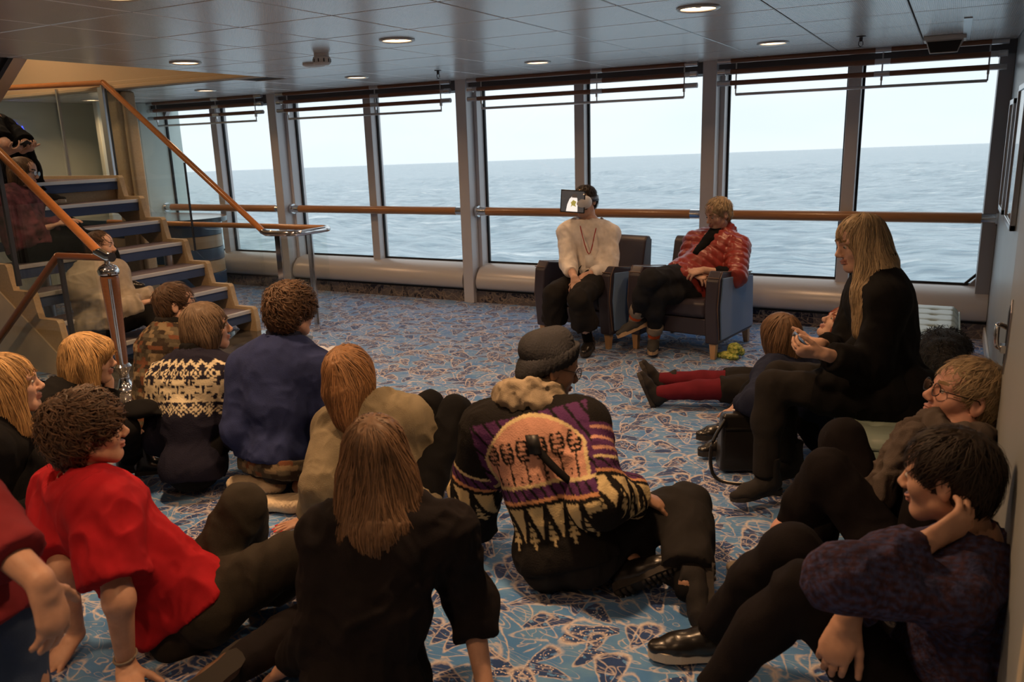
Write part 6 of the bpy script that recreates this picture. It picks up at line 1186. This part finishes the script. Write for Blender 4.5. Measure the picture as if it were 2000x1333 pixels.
hair(p['root'], p['c'], p['R'], 1, 'short', M['hairbrown'], 800, 11, vol=.006, wid=.002); glasses(p, M['metalframe'])
# -- woman with the blonde bob
p = person('bob', 'woman with a blonde bob in black holding a hand to her face', JT['bob'], M['skinpale'], cdir(.95, .26, -.06), s=.95, fine=.0052, hands=dict(L=dict(d=cdir(-.15, -.05, 1), pn=cdir(-.9, -.1, -.1), curl=(.6, .8, .5)), R=dict(d=cdir(.8, .3, 0))), brow=M['hairblond'])
top(p, 'top', M['black'], .022, sl=(.9, .8), hem=.02, fold=.005, neck=.065); trousers(p, M['black'], .014, to=(.95, .95)); feet(p, 'boot', (M['leatherblack'], M['soledark']), cdir(.9, .2), cdir(.9, .1), s=.92)
c, R = p['c'], p['R']; L = lambda x, y, z: c + R @ V(x, y, z)
hair(p['root'], c, R, 1, 'long', M['hairblond'], 1500, 12, extra=[Cone(L(.068, .0, .0), L(.075, .015, -.115), .04, .03), Cone(L(-.068, .0, .0), L(-.075, .015, -.115), .04, .03), Cone(L(0, -.07, -.03), L(0, -.09, -.12), .065, .05), Cone(L(.05, -.06, -.04), L(.06, -.075, -.125), .04, .03), Cone(L(-.05, -.06, -.04), L(-.06, -.075, -.125), .04, .03), Ell(L(0, .075, .055), (.062, .022, .04), R)], h=.0065, wid=.0021, vol=.005, face=.9)
# -- blonde woman at the edge of the picture
p = person('edge', 'woman with shoulder-length blonde hair in black, cut off by the picture edge', JT['blondeleft'], M['skinpale'], cdir(.9, .42, .08), s=.97, fine=.0052, brow=M['hairblond'])
top(p, 'cardigan', M['black'], .026, sl=(.97, .97), hem=.02, fold=.006, neck=.06); trousers(p, M['black'], .014, to=(.95, .95)); feet(p, 'boot', (M['leatherblack'], M['soledark']), cdir(.9, .3), cdir(.9, .3), s=.92)
c, R = p['c'], p['R']; L = lambda x, y, z: c + R @ V(x, y, z)
hair(p['root'], c, R, 1, 'long', M['hairblond'], 1500, 13, extra=[Cone(L(.06, -.01, -.03), L(.075, .03, -.18), .045, .025), Cone(L(-.06, -.02, -.03), L(-.075, .0, -.18), .045, .025), Cone(L(0, -.08, -.03), L(0, -.10, -.19), .06, .035), Cone(L(.06, -.04, -.1), L(.08, -.01, -.2), .04, .02)], h=.0065, wid=.0022, vol=.004)
# -- passer-by at the left edge
p = person('passer', 'person in a red blouse and jeans cut off by the left picture edge', JT['stander'], M['skin'], cdir(.5, .8, -.2), fine=.006, h=.009, hands=dict(R=dict(d=cdir(.15, .0, -1), pn=cdir(-1, .2, 0), curl=(.35, .4, .3))))
top(p, 'blouse', M['redblouse'], .034, sl=(.84, .84), hem=.08, fold=.004, sleeve_off=-.004, w=1.0); trousers(p, M['jeans'], .008, to=(.95, .95), fold=.005, waist=-.04, w=.92); feet(p, 'sneaker', (M['canvasdark'], M['solewhite'], M['solewhite']), cdir(.3, .95), cdir(.3, .95))
hair(p['root'], p['c'], p['R'], 1, 'short', M['hairbrown'], 300, 14, h=.009)
B = [q for q in p['hn']['R']][7]; tube_obj('ring', [pt(B.a, B.b, .5) + .0105 * (p['sx'] * math.cos(a) + p['fc'] * math.sin(a)) for a in np.linspace(0, 6.283, 15)], .002, M['gold'], p['root'])
# -- man in the grey hoodie on the stairs
p = person('hoodie', 'man with a moustache in a light grey hoodie sitting on the lowest stair', JT['hoodie'], M['skinpale'], cdir(.97, .12, .0), fine=.006, hands=dict(R=dict(d=cdir(.8, .2, .2), curl=(.5, .6, .4)), L=dict(d=cdir(.6, -.5, .1), curl=(.5, .6, .4))))
J = p['J']
top(p, 'hoodie', M['hoodgrey'], .036, sl=(.96, .96), hem=.04, fold=.008, h=.009, sleeve_off=.016, neck=.07, w=1.1); trousers(p, M['black'], .016, to=(.95, .95)); feet(p, 'sneaker', (M['canvasdark'], M['solewhite'], M['solewhite']), cdir(.85, .3), cdir(.85, .3))
garment(p['root'], 'hood', [Cone(J['N'] + p['up'] * .04 + p['sx'] * .085 * math.cos(a) + p['fc'] * (.08 * math.sin(a) - .01), J['N'] + p['up'] * (.06 + .02 * math.sin(-a)) + p['sx'] * .09 * math.cos(a) + p['fc'] * (.085 * math.sin(a) - .02), .034, .03) for a in np.linspace(0, 6.0, 14)] + [Ell(J['N'] - p['fc'] * .1 + p['up'] * .01, (.09, .06, .07))], M['hoodgrey'], 0, .009, .03, (), .006, .05)
hair(p['root'], p['c'], p['R'], 1, 'short', M['hairbrown'], 500, 15, vol=-.002)
c, R = p['c'], p['R']; garment(p['root'], 'moustache', [Cone(c + R @ V(-.022, .092, -.05), c + R @ V(0, .101, -.047), .005, .007), Cone(c + R @ V(.022, .092, -.05), c + R @ V(0, .101, -.047), .005, .007)], M['brow'], 0, .004, .006, (), .001)
# -- woman with glasses higher on the stairs
p = person('floral', 'woman with glasses and a dark floral blouse sitting higher up the stairs', JT['floral'], M['skinpale'], cdir(.96, .1, -.12), s=.97, fine=.006, brow=M['hairbrown'])
top(p, 'blouse', M['floral'], .026, sl=(.96, .96), hem=.03, fold=.007, sleeve_off=.008, neck=.06); trousers(p, M['black'], .016, to=(.95, .95)); feet(p, 'derby', (M['leatherblack'], M['soledark'], M['black']), cdir(.9, .2), cdir(.9, .1))
c, R = p['c'], p['R']; L = lambda x, y, z: c + R @ V(x, y, z)
hair(p['root'], c, R, 1, 'long', M['hairlight'], 800, 16, extra=[Cone(L(.05, -.04, -.02), L(.04, -.06, -.12), .045, .03), Cone(L(-.05, -.04, -.02), L(-.04, -.06, -.12), .045, .03)], h=.008, wid=.0025); glasses(p, M['metalframe'])
# -- person with a phone on the upper stairs
p = person('phoner', 'person in a black t-shirt holding a phone on the upper stairs', JT['phoner'], M['skinpale'], cdir(.9, .1, -.35), fine=.006, hands=dict(R=dict(d=cdir(.9, .1, .25), pn=cdir(-.2, .2, .9), curl=(.4, .6, .4)), L=dict(d=cdir(.9, -.3, .2), pn=cdir(0, 0, 1), curl=(.4, .6, .4))))
top(p, 't_shirt', M['black'], .022, sl=(.42, .42), hem=.02, fold=.006, sleeve_off=.015); trousers(p, M['black'], .014); feet(p, 'sneaker', (M['canvasdark'], M['solewhite'], M['solewhite']), cdir(.88, .48), cdir(.88, .48)); hair(p['root'], p['c'], p['R'], 1, 'short', M['hairbrown'], 300, 17, h=.009)
J = p['J']; c0 = J['WR'] + cdir(.9, .1, .25) * .13 + V(0, 0, .02); t = thing('phone', 'black phone held over the handrail on the upper stairs', 'phone', tuple(c0)); v, f = box_np(c0, cdir(.9, .1, .4) * .07, nrm(np.cross(cdir(.9, .1, .4), cdir(-.3, .3, .9))) * .036, nrm(cdir(-.4, .2, .9)) * .005); link('phone_body', mesh_np(v, f), M['plasticblack'], t, smooth=False)
# -- brown-haired woman in front of the coat wearer
p = person('brownhair', 'woman with straight brown hair and navy sweater on the floor by the ottoman', JT['brown'], M['skinpale'], cdir(-.45, .88, -.15), s=.93, fine=.006, hands=dict(L=dict(d=cdir(-.5, -.1, -.85), pn=cdir(.6, .4, -.2), curl=(.4, .6, .4))))
top(p, 'sweater', M['navydeep'], .022, sl=(.85, .85), hem=.02, fold=.006, sleeve_off=.006, neck=.055); trousers(p, M['black'], .014); feet(p, 'derby', (M['leatherblack'], M['soledark'], M['black']), cdir(-.9, -.3), cdir(-.95, -.1))
c, R = p['c'], p['R']; L = lambda x, y, z: c + R @ V(x, y, z)
hair(p['root'], c, R, 1, 'long', M['hairlight'], 1100, 18, extra=[Cone(L(.05, -.04, -.02), L(.05, -.07, -.2), .05, .03), Cone(L(-.05, -.04, -.02), L(-.06, -.06, -.22), .05, .025), Cone(L(0, -.07, -.02), L(0, -.10, -.22), .06, .035)], h=.0075, wid=.0024, vol=.004)
J = p['J']; tube_obj('bracelet', [J['WL'] + nrm(J['EL'] - J['WL']) * .0 + .034 * (p['sx'] * math.cos(a) + V(0, 0, 1) * .3 * math.sin(a) + p['fc'] * math.sin(a)) for a in np.linspace(0, 6.283, 21)], .004, M['badge'], p['root'])
# -- red-haired woman stretched out in maroon tights
p = person('redhead', 'red-haired woman in maroon tights and black ankle boots, legs stretched out', JT['redhair'], M['skinpale'], cdir(-.75, .05, .62), s=.97, fine=.006, up_head=cdir(.6, 0, .8), brow=M['hairred'])
top(p, 'top', M['black'], .02, sl=(.97, .97), hem=.02, neck=.04); J = p['J']
for k in 'LR': garment(p['root'], 'tights', leg_prims(J, k, .97), M['maroon'], .008, .009, .02, (), .002)
garment(p['root'], 'skirt', torso_prims(J, .97)[:2] + [Cone(J['H' + k], pt(J['H' + k], J['K' + k], 1.02), .095, .068) for k in 'LR'], M['charcoal'], .012, .01, .04, tuple((pt(J['H' + k], J['K' + k], 1.04), J['K' + k] - J['H' + k], .13) for k in 'LR'), .005)
shoe(p['root'], J['AL'], nrm(V(-.35, -.1, .85)), nrm(V(.85, .25, .3)), 'boot', (M['suede'], M['soledark']), .92); shoe(p['root'], J['AR'], nrm(V(-.45, -.1, .8)), nrm(V(.8, .25, .4)), 'boot', (M['suede'], M['soledark']), .92)
c, R = p['c'], p['R']; L = lambda x, y, z: c + R @ V(x, y, z)
hair(p['root'], c, R, 1, 'long', M['hairred'], 800, 19, extra=[Cone(L(-.06, -.03, -.02), c + V(.03, -.06, -.22), .045, .03), Cone(L(.05, -.05, -.02), c + V(.06, .05, -.2), .05, .03), Cone(L(0, -.08, 0), c + V(.08, -.02, -.2), .05, .03)], h=.0075, wid=.0026, vol=.004)
# -- man with the beanie and patterned sweater
p = person('beanie', 'man in a grey beanie, glasses and a patterned purple and cream sweater', JT['beanie'], M['skintan'], cdir(.93, .24, -.28), fine=.004, h=.0098, brow=M['hairdark'],
           hands=dict(L=dict(d=cdir(-.5, -.3, -.3), pn=DN, curl=(.1, .1, .1)), R=dict(d=cdir(.75, .1, -.38), pn=cdir(-.35, .15, -1), curl=(.2, .2, .2), spread=.2)))
J = p['J']
top(p, 'sweater', M['knit_beanie'], .034, sl=(.93, .96), hem=.03, fold=.006, h=.0064, sleeve_off=.018, neck=.06, w=1.06, color_fn=beanie_fn(p)); trousers(p, M['charcoal'], .026, to=(.93, .88), fold=.0055, h=.0105, flare=.02)
scarf(p, M['scarfbeige'], .036, 3, .088, lift=.085, fold=.009); glasses(p, M['metalframe'])
st_ = [J['SL'] + V(.17, -.05, .08), J['N'] - p['fc'] * .155 - p['up'] * .1 + p['sx'] * .03, J['P'] + p['up'] * .30 - p['fc'] * .165 + p['sx'] * .12, J['P'] + p['up'] * .2 + p['sx'] * .2]
v, f = tube_np(smooth_path(st_), .014, 8); link('shoulder_strap', mesh_np(v, f), M['black'], p['root'])
bk = pt(V(*st_[0]), V(*st_[1]), .75) - p['fc'] * .02; v, f = box_np(bk, p['sx'] * .022, p['up'] * .034, p['fc'] * .009); link('strap_buckle', mesh_np(v, f), M['plasticblack'], p['root'], smooth=False)
for k, a in (('R', .78),): garment(p['root'], 'sock', [Cone(pt(J['K' + k], J['A' + k], .88), J['A' + k] - V(0, 0, .02), .046, .042)], M['black'], .002, .008, .02, (), .001)
shoe(p['root'], J['AL'], cdir(.82, -.15, .42), nrm(cdir(-.25, .85, .45)), 'lug', (M['leatherblack'], M['soledark']), 1.05); shoe(p['root'], J['AR'], cdir(-.1, -.55, -.55), nrm(cdir(.05, .7, .72)), 'lug', (M['suede'], M['soledark']), 1.05)
c, R = p['c'], p['R']; L = lambda x, y, z: c + R @ V(x, y, z)
g = field([Ell(L(0, -.025, .05), (.088, .106, .088), R), Cone(L(0, -.085, .06), L(0, .0, .105), .055, .055)], .005, .03); g.cut(L(0, -.02, .012), -nrm(R @ V(0, -.5, 1)))
Vt, F = g.mesh(); N_ = g.grad(Vt); q = (Vt - c) @ R; Vt = Vt + N_ * (.0016 * np.sin(np.arctan2(q[:, 0], q[:, 1]) * 70))[:, None]; bo = link('beanie', mesh_np(Vt, F), M['beanie'], p['root'])
ring = [c + R @ V(.0815 * math.cos(a), -.022 + .099 * math.sin(a), .026 + .052 * math.sin(a)) for a in np.linspace(0, 2 * math.pi, 33)]; g = field([Cone(a, b2, .0112, .0112, R[:, 2], .28, k=.006) for a, b2 in zip(ring, ring[1:])], .005, .006); Vt, F = g.mesh(); N_ = g.grad(Vt); q = (Vt - c) @ R; Vt = Vt + N_ * (.0016 * np.sin(np.arctan2(q[:, 0], q[:, 1]) * 80))[:, None]; link('folded_brim', mesh_np(Vt, F), M['beanie'], bo)
hair(p['root'], c, R, 1, 'short', M['hairdark'], 250, 20, vol=-.006, seglen=.006)
tube_obj('earring', [L(.08, -.012, -.042), L(.083, -.012, -.046), L(.08, -.012, -.05)], .0025, M['badge'], p['root'])
